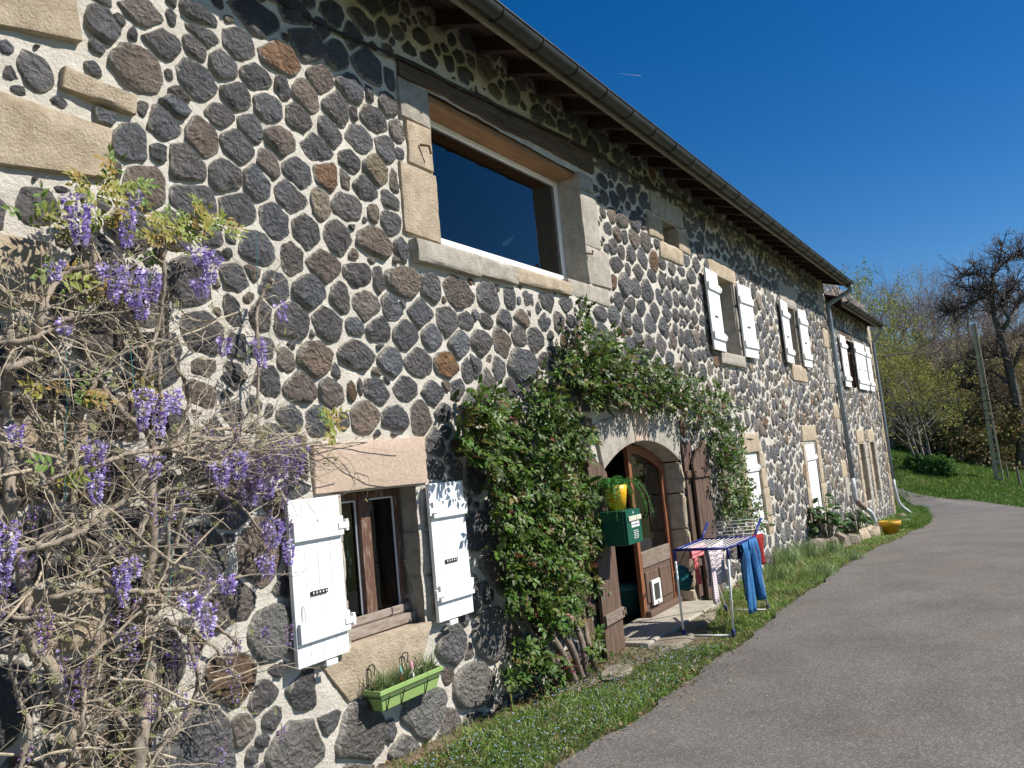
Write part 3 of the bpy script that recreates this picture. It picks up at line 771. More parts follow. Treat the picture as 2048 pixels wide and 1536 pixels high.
# ------------------------------------------------------------------ rooms behind the openings
def room(par, x0, x1, y1, z0, z1, op, y0=.31):
    mb = MB(); a, b, c, d = op
    V = lambda *p: mb.quad(*p)
    V((x0,y1,z0),(x1,y1,z0),(x1,y1,z1),(x0,y1,z1)); V((x0,y0,z0),(x0,y1,z0),(x0,y1,z1),(x0,y0,z1)); V((x1,y0,z0),(x1,y1,z0),(x1,y1,z1),(x1,y0,z1))
    V((x0,y0,z0),(x1,y0,z0),(x1,y1,z0),(x0,y1,z0)); V((x0,y0,z1),(x1,y0,z1),(x1,y1,z1),(x0,y1,z1))
    # inner side of the front wall round the opening
    V((x0,y0,z0),(a,y0,z0),(a,y0,z1),(x0,y0,z1)); V((b,y0,z0),(x1,y0,z0),(x1,y0,z1),(b,y0,z1)); V((a,y0,d),(b,y0,d),(b,y0,z1),(a,y0,z1)); V((a,y0,z0),(b,y0,z0),(b,y0,c),(a,y0,c))
    # reveals
    rv = MB(); t = .012; e = .012
    a += .004+0; a -= .016; b += .012; d += .012; c -= .012
    rv.quad((a,t,c),(a,y0+.01,c),(a,y0+.01,d),(a,t,d)); rv.quad((b,t,c),(b,y0+.01,c),(b,y0+.01,d),(b,t,d)); rv.quad((a,t,d),(b,t,d),(b,y0+.01,d),(a,y0+.01,d)); rv.quad((a,t,c),(b,t,c),(b,y0+.01,c),(a,y0+.01,c))
    part('reveal', rv, M_GRANG, par)
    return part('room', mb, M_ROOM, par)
g = .004
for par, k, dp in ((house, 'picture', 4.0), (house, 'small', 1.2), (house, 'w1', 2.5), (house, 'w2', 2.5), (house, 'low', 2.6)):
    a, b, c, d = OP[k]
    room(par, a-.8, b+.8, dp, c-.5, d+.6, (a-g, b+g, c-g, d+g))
mb = MB()
x0, x1, y0, y1, z0, z1 = 6.9, 11.2, .26, 3.6, -.09, 2.5
for q in (((x0,y1,z0),(x1,y1,z0),(x1,y1,z1),(x0,y1,z1)), ((x0,y0,z0),(x0,y1,z0),(x0,y1,z1),(x0,y0,z1)), ((x1,y0,z0),(x1,y1,z0),(x1,y1,z1),(x1,y0,z1)), ((x0,y0,z1),(x1,y0,z1),(x1,y1,z1),(x0,y1,z1)), ((x0,y0,z0),(x1,y0,z0),(x1,y1,z0),(x0,y1,z0)),
          ((x0,y0,z0),(7.58,y0,z0),(7.58,y0,z1),(x0,y0,z1)), ((9.78,y0,z0),(x1,y0,z0),(x1,y0,z1),(9.78,y0,z1)), ((7.58,y0,1.95),(9.78,y0,1.95),(9.78,y0,z1),(7.58,y0,z1))): mb.quad(*q)
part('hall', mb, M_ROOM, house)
mb = MB()
for z in (.32, .78): mb.box(8.9, 10.9, 1.9, 2.25, z, z+.03)
mb.box(8.88, 8.93, 1.9, 2.25, -.09, 1.2); mb.box(10.88, 10.93, 1.9, 2.25, -.09, 1.2)
part('hall_shelf', mb, M_REDW, house)

# ------------------------------------------------------------------ windows
def frame_rect(mb, x0, x1, z0, z1, w_, y0, y1):
    mb.box(x0, x0+w_, y0, y1, z0, z1); mb.box(x1-w_, x1, y0, y1, z0, z1)
    mb.box(x0+w_, x1-w_, y0+.001, y1-.001, z0, z0+w_); mb.box(x0+w_, x1-w_, y0+.001, y1-.001, z1-w_, z1)
def pane(par, x0, x1, z0, z1, y, mat=None, name='pane'):
    mb = MB(); mb.quad((x0,y,z0),(x1,y,z0),(x1,y,z1),(x0,y,z1)); return part(name, mb, mat or M_GLASS, par)
def window(par, k, name, y, w_, mat, mull=False, gm=None):
    a, b, c, d = OP[k]
    a += .004; b -= .004; c += .004; d -= .004
    mb = MB(); frame_rect(mb, a, b, c, d, w_, y, y+.06)
    f = part(name, mb, mat, par, bevel=.004)
    if mull:
        m = (a+b)/2; mb = MB(); mb.box(m-.05, m+.05, y-.012, y+.05, c+.02, d-.02); part('meeting_stile', mb, mat, f, bevel=.006)
        pane(f, a+w_*.8, m-.04, c+w_*.8, d-w_*.8, y+.03, gm); pane(f, m+.04, b-w_*.8, c+w_*.8, d-w_*.8, y+.03, gm)
    else: pane(f, a+w_*.8, b-w_*.8, c+w_*.8, d-w_*.8, y+.03, gm)
    return f
OP['picture'] = (5.16, 7.76, 3.53, 4.775)
pwin = window(house, 'picture', 'picture_window', .235, .045, M_WHITE)
window(house, 'small', 'small_window', .22, .045, M_WHITE); window(house, 'w1', 'window', .22, .05, M_WHITE, True); window(house, 'w2', 'window', .22, .05, M_WHITE, True)
lw = window(house, 'low', 'low_window', .17, .055, M_FRAMEW, True, M_GLASSD)
mb = MB(); mb.box(3.87, 4.63, .10, .17, .775, .84); mb.box(3.87, 4.63, .145, .165, .845, .90); part('bottom_rail', mb, pm('weathered_rail', (.20, .15, .115), (.36, .31, .26), scale=12, rough=.85, bump=.3, bscale=40, stretch=(.7, 4, 4)), lw, bevel=.006)
mb = MB(); a, b, c, d = OP['low']; m = (a+b)/2
for (u, v_) in ((a+.058, m-.052), (m+.052, b-.058)): frame_rect(mb, u, v_, c+.058, d-.058, .012, .192, .199)
part('putty', mb, M_WHITE, lw)
mb = MB(); mb.tube([W(805,1125,.09), W(808,1118,.03), W(826,1180,-.0), W(812,1195,.03)], .006, 6); part('window_hook', mb, M_ZINC, house)
# glare streak of the big pane, painted as a grey quad; a green stick
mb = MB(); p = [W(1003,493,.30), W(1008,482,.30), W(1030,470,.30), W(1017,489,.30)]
mb.quad(*p); part('painted_glare', mb, pm('glare_grey', (.35, .36, .38)), pwin)
mb = MB(); mb.tube([W(1117,535,.34), W(1114,505,.34)], .006, 5); part('green_stick', mb, pm('green_stick', (.05, .35, .12)), pwin)
mb = MB(); mb.box(5.17, 7.75, .0, .238, 3.531, 3.552); part('window_sill', mb, M_WHITE, pwin)
mb = MB(); mb.box(5.165, 7.755, .226, .29, 3.553, 3.725); part('bottom_rail', mb, M_WHITE, pwin)
# iron hinge pins left in the jambs
for (px, py) in ((848,298), (1177,512)):
    p = W(px, py, -.03); mb = MB(); mb.tube([p+Vector((-.05, .0, .02)), p+Vector((0, -.05, .01)), p+Vector((.01, -.05, .05)) if px > 1000 else p+Vector((.02, -.05, -.05))], .011, 6); part('hinge_pin', mb, M_RUST, house)

# ------------------------------------------------------------------ shutters
def shutter(par, x0, x1, z0, z1, y, mat, nb=4, bat=(.12, .80), bh=.10, hinge=1, tilt=0.0, top=None, label=None, bar=True, th=.028, bmat=None, name='shutter'):
    """boards between x0 and x1; hinge = +1 when hung on the right-hand edge; battens on the face"""
    hx = x1 if hinge > 0 else x0
    T = Matrix.Translation((hx, y, 0)) @ Matrix.Rotation(tilt, 4, 'Z') @ Matrix.Translation((-hx, -y, 0))
    H = z1-z0
    s = None
    for b in bat:
        mb = MB(); mb.box(x0+.012, x1+.0, y-th-.026, y-th-.001, z0+H*b, z0+H*b+bh, T)
        o = part('batten' if s else name, mb, bmat or mat, s or par, bevel=.004, label=None if s else label)
        s = s or o
    w_ = (x1-x0)/nb
    for i in range(nb):
        mb = MB(); a, b = x0+w_*i+.0015, x0+w_*(i+1)-.0015
        if top is None: mb.box(a, b, y-th, y, z0, z1, T)
        else:
            n0 = 0
            pts = [(a, z0), (b, z0), (b, top(b)), ((a+b)/2, top((a+b)/2)), (a, top(a))]
            mb.v = [tuple(T @ Vector((px, y-th, pz))) for px, pz in pts] + [tuple(T @ Vector((px, y, pz))) for px, pz in pts]
            mb.f = [(0,1,2,3,4), (9,8,7,6,5)] + [((j+1) % 5, j, 5+j, 5+(j+1) % 5) for j in range(5)]
        part('board', mb, mat, s, bevel=.003)
    for b in bat:
        zc = z0+H*b+bh*.5; mb = MB()
        e = 1 if hinge > 0 else -1
        xa, xb = sorted((hx-e*.05, hx+e*.04)); mb.box(xa, xb, y-th-.034, y-th-.028, zc-.018, zc+.018, T)
        mb.tube([T @ Vector((hx+e*.03, y-th-.02, zc-.035)), T @ Vector((hx+e*.03, y-th-.02, zc+.035))], .014, 8)
        part('hinge', mb, mat, s)
    if bar:
        zc = z0+H*.42; xm = (x0+x1)/2; mb = MB()
        mb.box(xm-.085, xm+.055, y-th-.010, y-th-.002, zc-.012, zc+.012, T); part('perforated_strap', mb, M_IRON, s)
        mb = MB()
        for i in range(5): mb.box(xm-.072+i*.027, xm-.062+i*.027, y-th-.0115, y-th-.0105, zc-.004, zc+.006, T)
        part('strap_hole', mb, M_WHITE, s)
    return s
def latch(par, x, z, y=-.06):
    mb = MB(); mb.tube([(x, .02, z), (x, y-.02, z), (x+.01, y-.04, z+.02)], .009, 6); mb.box(x-.045, x+.045, y-.05, y-.04, z+.005, z+.035)
    part('shutter_catch', mb, M_WHITE, par)
s1 = shutter(house, 3.33, 3.765, .765, 1.70, -.045, M_SHUT, 4, (.14, .745), .115, 1, R(3), label='lower left white shutter with long pull handle')
mb = MB(); mb.tube(bez([(3.40, -.075, 1.10), (3.395, -.11, 1.09), (3.395, -.11, .97), (3.40, -.075, .96)], 4), .006, 6); part('handle', mb, M_WHITE, s1)
shutter(house, 4.66, 5.06, .75, 1.71, -.045, M_SHUT, 3, (.14, .745), .115, -1, R(-2))
latch(house, 3.58, .73); latch(house, 4.78, .715)
for (x0, x1, h) in ((11.46, 12.06, 1), (13.08, 13.74, -1)): shutter(house, x0, x1, 3.17, 4.36, -.05, M_SHUT, 4, (.13, .74), .11, h, R(2*h))
for (x0, x1, h) in ((15.72, 16.34, 1), (17.22, 17.82, -1)): shutter(house, x0, x1, 3.24, 4.43, -.05, M_SHUT, 4, (.13, .74), .11, h, R(2*h))
shutter(house, 12.56, 13.29, .35, 1.65, .05, M_SHUT, 5, (.10, .78), .10, 1, bar=False); shutter(house, 16.56, 17.54, .1, 1.73, .05, M_SHUT, 6, (.10, .78), .10, 1, bar=False)
for (x0, x1, h) in ((21.5, 22.24, 1), (23.45, 24.25, -1), (24.28, 25.05, 1), (25.3, 26.0, -1)): shutter(annex, x0, x1, 2.98, 4.28, -.05, M_SHUT, 4, (.12, .76), .11, h)
mb = MB(); mb.box(22.1, 23.6, -.02, .12, 4.29, 4.47); part('lintel_board', mb, M_BEAM, annex)
mb = MB(); mb.box(22.2, 25.0, .2, .28, 2.9, 4.4); part('bricked_up_window', mb, pm('old_brick', (.24, .13, .10), (.32, .22, .17), scale=9, rough=.9), annex)
# arched door shutters folded back on both sides
tl = lambda x: 1.63 + .24*min(1, max(0, (7.48-x)/.5))**.7
shutter(house, 7.02, 7.50, -.06, 1.8, -.07, M_BROWNW, 4, (.155, .745), .10, 1, R(4), top=tl, label='weathered brown arched shutter left of the door', bar=False, th=.035, bmat=M_GREYW, name='door_shutter')
shutter(house, 6.86, 7.10, .0, 1.8, -.03, M_BROWNW, 3, (.2, .8), .09, 1, top=lambda x: 1.86, bar=False, th=.02, name='door_shutter')
tr_ = lambda x: 1.55 + .34*min(1, max(0, (x-9.95)/.42))**.7
shutter(house, 9.98, 10.42, -.05, 1.8, -.075, M_BROWNW, 4, (.15, .80), .09, -1, R(-5), top=tr_, label='weathered brown arched shutter right of the door', bar=False, th=.035, bmat=M_BROWNW, name='door_shutter')
shutter(house, 9.84, 10.12, .0, 1.8, -.03, M_BROWNW, 4, (.2, .8), .09, -1, top=lambda x: 1.87+.02*math.sin(x*40), bar=False, th=.02, name='door_shutter')
# ------------------------------------------------------------------ glazed door, right leaf shut, left leaf open inwards
XD0, XD1, YD = 8.72, 9.75, .20
def leaf(par, T, label, arch):
    mb = MB()
    n = 10
    mb.box(XD0, XD0+.075, YD, YD+.05, -.06, arch(XD0+.04)-.02, T); mb.box(XD1-.095, XD1, YD, YD+.05, -.06, arch(XD1-.05)-.03, T)
    for i in range(n):
        xa = XD0+.075 + (XD1-XD0-.17)*i/n; xb = XD0+.075 + (XD1-XD0-.17)*(i+1)/n
        za, zb = arch(xa)-.02, arch(xb)-.02
        k = len(mb.v)
        mb.v += [tuple(T @ Vector(q)) for q in ((xa,YD+.001,za-.1),(xb,YD+.001,zb-.1),(xb,YD+.001,zb),(xa,YD+.001,za),(xa,YD+.049,za-.1),(xb,YD+.049,zb-.1),(xb,YD+.049,zb),(xa,YD+.049,za))]
        mb.f += [tuple(k+i_ for i_ in q) for q in ((0,1,2,3),(7,6,5,4),(0,4,5,1),(2,6,7,3))]
    d = part('door', mb, M_REDW, par, label=label)
    mb = MB(); mb.box(XD0+.075, XD1-.095, YD-.004, YD+.046, .50, .68, T); part('lock_rail', mb, M_GREYW, d, bevel=.008)
    mb = MB(); mb.box(XD0+.075, XD1-.095, YD+.012, YD+.04, -.06, .50, T); part('lower_panel', mb, M_BROWNW, d)
    xm = (XD0+XD1)/2
    for (a, b) in ((XD0+.12, xm-.03), (xm+.03, XD1-.13)):
        mb = MB(); mb.box(a, b, YD-.006, YD+.02, .10, .45, T); part('raised_panel', mb, M_BROWNW, d, bevel=.012)
    mb = MB(); mb.box(XD0+.02, XD1-.02, YD-.07, YD+.01, -.04, .035, T); part('weatherboard', mb, M_BROWNW, d, bevel=.02)
    mb = MB(); nn = 8
    lo = [(XD0+.07+(XD1-XD0-.16)*i/nn, .67) for i in range(nn+1)]; hi = [(p[0], arch(p[0])-.10) for p in lo]
    mb.v = [tuple(T @ Vector((x, YD+.025, z))) for x, z in lo+hi[::-1]]; mb.f = [tuple(range(len(mb.v)))]
    part('glass', mb, M_GLASS, d)
    return d
door = leaf(house, Matrix.Identity(4), 'right half of the arched door, glazed above brown wooden panels', lambda x: door_top(x))
cf = MB(); frame_rect(cf, 8.92, 9.17, .07, .345, .045, YD-.04, YD-.012)
cat = part('cat_flap', cf, M_WHITE, door, bevel=.006, label='white plastic cat flap')
mb = MB(); mb.box(8.96, 9.13, YD-.03, YD-.022, .11, .305); part('flap', mb, pm('smoked_plastic', (.06, .06, .06), rough=.2), cat)
mb = MB(); mb.lathe([(.0, -.006), (.012, -.006), (.012, .0), (.0, .0)], 10, Matrix.Translation((9.045, YD-.045, .092)) @ Matrix.Rotation(R(90), 4, 'X')); part('knob', mb, M_IRON, cat)
T2 = Matrix.Translation((7.62, YD+.03, 0)) @ Matrix.Rotation(R(78), 4, 'Z') @ Matrix.Scale(-1, 4, (1, 0, 0)) @ Matrix.Rotation(R(180), 4, 'Z') @ Matrix.Translation((-XD0, -YD, 0))
T2 = Matrix.Translation((7.64, YD+.04, 0)) @ Matrix.Rotation(R(80), 4, 'Z') @ Matrix.Translation((-XD0, -YD, 0))
leaf(house, T2, 'left half of the arched door, swung into the dark hall', lambda x: 1.75)
mb = MB()
zf = [(9.745, -.06), (9.745, 1.64)]
mb.box(9.70, 9.757, .19, .27, -.06, 1.66); part('door_post', mb, M_REDW, house, bevel=.006)
mb = MB(); mb.box(7.603, 7.66, .19, .27, -.06, 1.66); part('door_post', mb, M_REDW, house, bevel=.006)
mb = MB(); mb.box(7.56, 9.80, -.32, .30, -.2, -.03); part('threshold_slab', mb, pm('threshold_stone', (.34, .30, .24), (.45, .41, .34), scale=5, rough=.9, bump=.3, bscale=40), house, bevel=.02)
# black cable running along the wall under the eave
mb = MB(); mb.tube(bez([W(300,-120,-.03), W(520,-20,-.03), W(650,52,-.03), W(790,112,-.04), W(900,165,-.05), W(1040,232,-.05), W(1180,300,-.05), W(1300,372,-.04), W(1420,430,-.04), W(1560,520,-.04), W(1632,578,-.04)], 5), .013, 6); part('wall_cable', mb, M_IRON, house, smooth=True)
# ================================================================== things on and by the wall
def text_part(txt, size, M, mat, parent, name='lettering', align='CENTER'):
    cu = bpy.data.curves.new(name, 'FONT'); cu.body = txt; cu.size = size; cu.align_x = align; cu.align_y = 'CENTER'; cu.extrude = .0004
    tmp = bpy.data.objects.new(name+'_tmp', cu); COL.objects.link(tmp)
    dg = bpy.context.evaluated_depsgraph_get()
    me = bpy.data.meshes.new_from_object(tmp.evaluated_get(dg))
    bpy.data.objects.remove(tmp); bpy.data.curves.remove(cu)
    me.transform(M); me.materials.clear(); me.materials.append(mat); me.name = name
    o = bpy.data.objects.new(name, me); COL.objects.link(o); o.parent = parent; o.location = -wloc(parent)
    return o
FACE = Matrix.Rotation(R(90), 4, 'X')          # flat lettering stands up, readable from the road (-y)
def blades(mb, cols, c, n, spread, h, w_, lean, cfun, rr):
    """grass-like blades: two quads and a tip"""
    for i in range(n):
        a = rr.uniform(0, 6.28); d = rr.uniform(0, 1)**.6
        p = Vector((c[0]+math.cos(a)*d*spread[0], c[1]+math.sin(a)*d*spread[1], c[2]))
        hh = h*rr.uniform(.5, 1.15); ld = Vector((rr.gauss(0, lean), rr.gauss(0, lean), 0))*hh
        s_ = Vector((math.cos(a+1.3), math.sin(a+1.3), 0))*w_*rr.uniform(.6, 1.2)
        m = p + Vector((0, 0, hh*.55)) + ld*.35; t = p + Vector((0, 0, hh*rr.uniform(.75, 1))) + ld
        k = len(mb.v); mb.v += [tuple(p-s_), tuple(p+s_), tuple(m+s_*.8), tuple(m-s_*.8), tuple(t)]
        mb.f += [(k, k+1, k+2, k+3), (k+3, k+2, k+4)]
        cc = cfun(rr); cols += [(*cc, 1)]*5
GREENS = lambda r: (lambda g, q: (g*(.50+q*.35), g, g*(.16+.12*q)))(r.uniform(.22, .46), r.random())
M_LEAF = pm('leaf', (.85, .85, .85), (1.12, 1.12, 1.12), scale=30, rough=.5, attr=True, spec=.4, trans=.28)
M_GLOSSLEAF = pm('glossy_leaf', (.85, .85, .85), (1.1, 1.1, 1.1), scale=30, rough=.45, attr=True, spec=.32, trans=.25)
M_SOIL = pm('potting_soil', (.05, .03, .02), (.10, .065, .04), scale=20, rough=1, bump=.8, bscale=60)
# ---- green window box below the low window
yb_, yf_ = -.05, -.185
xl, xr = W(725,1358,yb_).x, W(852,1303,yb_).x
zr_ = (W(758,1392,yf_).z + W(892,1322,yf_).z)/2; zb_ = (W(762,1421,yf_).z + W(881,1354,yf_).z)/2 - .045
box = thing('flower_box', ((xl+xr)/2, (yb_+yf_)/2, zb_), 'pale green plastic flower box hung under the low window', 'flower box')
M_BOX = pm('green_plastic', (.27, .40, .13), (.30, .44, .15), rough=.45)
mb = MB(); tp_ = .028
def ringr(z, ins, m): return [(xl+ins, yf_+ins*.7, z), (xr-ins, yf_+ins*.7, z), (xr-ins, yb_-ins*.7, z), (xl+ins, yb_-ins*.7, z)]
rings_ = [ringr(zb_, .045, 0), ringr(zr_-.03, .014, 0), ringr(zr_-.03, 0, 0), ringr(zr_, -.002, 0), ringr(zr_, .012, 0), ringr(zr_-.045, .018, 0)]
for q in rings_: mb.v += q
mb.f.append((3, 2, 1, 0))
for i in range(5):
    for k in range(4): a = i*4+k; b = i*4+(k+1) % 4; mb.f.append((a, b, b+4, a+4))
part('trough', mb, M_BOX, box, bevel=.004)
mb = MB(); mb.quad(*ringr(zr_-.03, .017, 0)); part('soil', mb, M_SOIL, box)
rr = random.Random(5); mb = MB(); cl = []
for i in range(46):
    x = xl+.04+(xr-xl-.08)*rr.random(); y = rr.uniform(yf_+.03, yb_-.03)
    blades(mb, cl, (x, y, zr_-.03), 10, (.025, .02), .13 if rr.random() < .7 else .20, .0032, .5, lambda r: (lambda g: (g*.75, g, g*.40))(r.uniform(.14, .34)), rr)
mb.c = cl; part('seedlings', mb, M_LEAF, box)
mb = MB()
mb.tube([(xl-.006, yb_, zr_-.04), (xl-.006, yf_-.006, zr_-.04), (xr+.006, yf_-.006, zr_-.04), (xr+.006, yb_, zr_-.04)], .004, 5)
for f_ in (.12, .34, .72): 
    x = xl+(xr-xl)*f_; mb.tube([(x, yf_-.006, zr_-.04), (x+.004, yf_+.03, zb_-.004), (x+.004, yb_-.03, zb_-.004)], .004, 5)
part('wire_bracket', mb, M_IRON, box)
for f_ in (.10, .62):
    x = xl+(xr-xl)*f_; mb = MB(); mb.tube(bez([(x, yb_+.012, zr_-.02), (x, yb_+.012, zr_+.10), (x+.015, yb_, zr_+.13), (x+.05, yb_, zr_+.12), (x+.045, yb_+.005, zr_+.06)], 4), .004, 5); part('wire_hook', mb, M_IRON, box)
for i, (px, py, c1, c2, lb) in enumerate(((801, 1335, (.25, .55, .5), (.6, .12, .08), 'small painted gnome stake with turquoise cap in the green flower box'), (821, 1312, (.75, .3, .42), (.75, .72, .68), 'small painted gnome stake with pink cap in the green flower box'))):
    p = W(px, py, -.115); g_ = thing('garden_gnome', (p.x, p.y, zr_-.03), lb, 'ornament')
    T = Matrix.Translation((p.x, p.y, zr_-.03))
    mb = MB(); mb.lathe([(.0, .0), (.016, .0), (.018, .02), (.015, .045), (.010, .05)], 10, T); part('body', mb, pm('gnome_coat%d' % i, c2), g_, smooth=True)
    mb = MB(); mb.lathe([(.010, .048), (.014, .058), (.013, .07), (.008, .076)], 10, T); part('head', mb, pm('gnome_face%d' % i, (.7, .62, .52)), g_, smooth=True)
    mb = MB(); mb.lathe([(.016, .072), (.013, .085), (.004, .115), (.0, .118)], 10, T); part('cap', mb, pm('gnome_cap%d' % i, c1), g_, smooth=True)
# ---- dreamcatcher behind the low window
c = W(684, 1052, .235); dc = thing('dreamcatcher', c, 'feathered dreamcatcher hanging behind the left pane of the low window', 'dreamcatcher')
mb = MB(); ring = [c+Vector((.085*math.cos(a), 0, .085*math.sin(a))) for a in np.linspace(0, 6.283, 25)]; mb.tube(ring, .005, 6, False); part('hoop', mb, pm('wicker', (.45, .33, .2)), dc)
mb = MB()
for k in range(12): mb.tube([ring[2*k], c+Vector((.02*math.cos(k), 0, .02*math.sin(k)))], .0008, 3)
part('web', mb, M_WHITE, dc)
M_FEA = pm('feather', (.55, .45, .36), (.7, .66, .6), scale=40)
for k, (dx, dz) in enumerate(((-.03, -.16), (.01, -.19), (.035, -.15), (.055, -.2), (.0, -.27), (.04, -.27))):
    t = c+Vector((dx, .0, dz)); mb = MB(); mb.tube([c+Vector((dx*.8, 0, -.08)), t], .001, 3); part('cord', mb, M_WHITE, dc)
    mb = MB(); mb.v = [tuple(t), tuple(t+Vector((.011, -.002, -.03))), tuple(t+Vector((.002, 0, -.075))), tuple(t+Vector((-.010, .002, -.03)))]; mb.f = [(0,1,2,3)]; part('feather', mb, M_FEA, dc)
# ---- letter box
x0, x1, y0, y1, z0, z1 = 7.08, 7.42, -.45, -.13, .955, 1.275
mbx = thing('letter_box', ((x0+x1)/2, y1, z0), 'dark green metal letter box on the brown shutter left of the door', 'letter box')
M_GREENP = pm('green_enamel', (.005, .085, .05), (.007, .10, .06), scale=2, rough=.35, spec=.5)
mb = MB(); mb.box(x0, x1, y0+.02, y1, z0, z1); part('body', mb, M_GREENP, mbx, bevel=.012)
mb = MB(); mb.box(x0+.004, x1-.004, y0, y0+.019, z0+.004, z1-.004); dr = part('door', mb, M_GREENP, mbx, bevel=.004)
mb = MB(); mb.box(x0+.035, x1-.02, y0-.016, y0-.001, z0+.215, z0+.262); part('letter_flap', mb, pm('cream_metal', (.62, .6, .48), rough=.4), dr, bevel=.005)
mb = MB(); mb.box(x0+.10, x1-.06, y0-.0035, y0-.001, z0+.155, z0+.205); st = part('sticker', mb, M_WHITE, dr)
text_part('PAS DE PUBLICITE', .021, Matrix.Translation(((x0+x1)/2+.02, y0-.0045, z0+.180)) @ FACE, pm('sticker_ink', (.12, .03, .25)), dr)
mb = MB()
for i in range(6):
    for k in range(5):
        a = x0+.135+i*.018+(.009 if k % 2 else 0); b = z0+.05+k*.017; mb.box(a, a+.010, y0-.003, y0-.001, b, b+.009)
part('vent_holes', mb, M_WHITE, dr)['kind'] = 'stuff'
mb = MB(); mb.lathe([(.0, -.01), (.011, -.01), (.012, 0), (0, 0)], 10, Matrix.Translation(((x0+x1)/2, y0-.002, z1-.03)) @ Matrix.Rotation(R(90), 4, 'X')); part('lock', mb, M_PVC, dr)
# ---- potted asparagus fern on the letter box
pc = Vector((7.25, -.29, 1.277)); pf = thing('potted_fern', pc, 'trailing green fern in a yellow pot on top of the letter box', 'pot plant')
T = Matrix.Translation(pc)
mb = MB(); mb.lathe([(0, 0), (.082, 0), (.108, .15), (.118, .235), (.108, .235), (.10, .20), (0, .20)], 28, T); part('pot', mb, pm('yellow_glaze', (.72, .40, .012), (.8, .46, .02), rough=.35), pf, smooth=True)
rr = random.Random(11); fr = MB(); fc = []; stem = MB()
for i in range(66):
    a = rr.uniform(0, 6.28); L = rr.uniform(.18, .50)
    if -2.2 < a-6.283*(a > 3.14) < -.9 and rr.random() < .6: continue
    a += 0; up = rr.uniform(.05, .12)
    pts = []
    for k in range(9):
        t = k/8; rad = .03+L*(1-(1-t)**1.7)*.62; z = .20+up*math.sin(min(1, t*2.0)*math.pi/2)*1.1 - (L*1.05)*max(0, t-.3)**1.6*1.2
        pts.append(pc+Vector((math.cos(a)*rad, math.sin(a)*rad, z)))
    stem.tube(pts, .0016, 3)
    gcol = rr.uniform(.16, .30)
    for k in range(34):
        t = k/33*8; j = min(7, int(t)); p = pts[j].lerp(pts[j+1], t-j); d = (pts[j+1]-pts[j]).normalized()
        s_ = d.cross(Vector((rr.gauss(0, .4), rr.gauss(0, .4), 1))).normalized()*rr.uniform(.012, .026)*(1-.5*k/33)
        for sg in (-1, 1):
            q = p+s_*sg + d*.008; w_ = d*.004; n = len(fr.v)
            fr.v += [tuple(p-w_), tuple(p+w_), tuple(q+w_*.6+Vector((0, 0, rr.gauss(0, .004)))), tuple(q-w_*.4)]; fr.f.append((n, n+1, n+2, n+3)); fc += [(gcol*.25, gcol, gcol*.16, 1)]*4
stem.c = None; part('stems', stem, pm('fern_stem', (.10, .22, .05)), pf)
fr.c = fc; part('fronds', fr, M_LEAF, pf)
# ---- house number plate
p = W(1193, 1003, -.115); nb_ = thing('number_plate', p, 'small dark house number plate on the shutter beside the letter box', 'sign')
mb = MB(); mb.box(p.x-.085, p.x+.085, p.y, p.y+.008, p.z-.06, p.z+.06); part('plate', mb, pm('dark_plate', (.012, .013, .014), rough=.3), nb_, bevel=.01)
mb = MB(); frame_rect(mb, p.x-.076, p.x+.076, p.z-.051, p.z+.051, .006, p.y-.002, p.y+.001); part('border', mb, pm('plate_cream', (.6, .57, .45)), nb_)
text_part('390', .085, Matrix.Translation((p.x, p.y-.002, p.z)) @ FACE, MATS['plate_cream'], nb_)
# ---- teal bin in the hall
c = W(1262, 1242, .62); c.z = -.085; bn = thing('storage_bin', c, 'teal plastic bin standing in the dark doorway', 'bin')
M_TEAL = pm('teal_plastic', (.05, .22, .27), (.06, .25, .30), rough=.5); T = Matrix.Translation(c)
mb = MB(); mb.lathe([(0, 0), (.15, 0), (.185, .30), (.19, .30), (.19, .31), (.175, .31)], 24, T); part('tub', mb, M_TEAL, bn, smooth=True)
mb = MB(); mb.lathe([(.195, .30), (.20, .335), (.10, .365), (0, .37)], 24, T); part('lid', mb, M_TEAL, bn, smooth=True)

# ---- drying rack
A, B, A2, B2 = [Vector(p) for p in ((7.93, -.545, .80), (8.03, -1.055, .79), (8.78, -.53, .80), (8.86, -1.085, .80))]
A3, B3 = Vector((9.10, -.51, .95)), Vector((9.17, -1.09, .96))
gf = lambda x, y: gz(x, y)+.005
F1, F2, F3, F4 = [Vector((x, y, gf(x, y))) for x, y in ((8.06, -.49), (8.10, -.985), (9.42, -.50), (9.45, -.965))]
rk = thing('drying_rack', (8.5, -.8, gf(8.5, -.8)), 'white and blue folding clothes drying rack standing before the door', 'drying rack')
M_BLUEP = pm('navy_plastic', (.02, .025, .16), (.03, .035, .2), rough=.4); M_ROD = pm('white_rod', (.82, .82, .8), rough=.35)
def rod(name, pts, r, mat, par=None, sides=8):
    mb = MB(); mb.tube(pts, r, sides); return part(name, mb, mat, par or rk, smooth=True)
for a, b in ((A, F1), (B, F2), (A2, F3), (B2, F4)):
    l = rod('leg', [a, b], .0125, M_ROD); rod('sleeve', [a, a.lerp(b, .12)], .0165, M_BLUEP, l); rod('foot', [b.lerp(a, .09), b], .019, M_BLUEP, l)
for a, b in ((F1, F2), (F3, F4)): rod('floor_bar', [a+Vector((0, 0, .015)), b+Vector((0, 0, .015))], .0115, M_ROD)
for a, b in ((A, B), (A, A2), (B, B2), (A2, B2), (A2, A3), (B2, B3)): rod('rail', [a, b], .0145, M_BLUEP)
for k in range(1, 11):
    t = k/11; rod('wire', [A.lerp(B, t), A2.lerp(B2, t)], .0035, M_ROD)
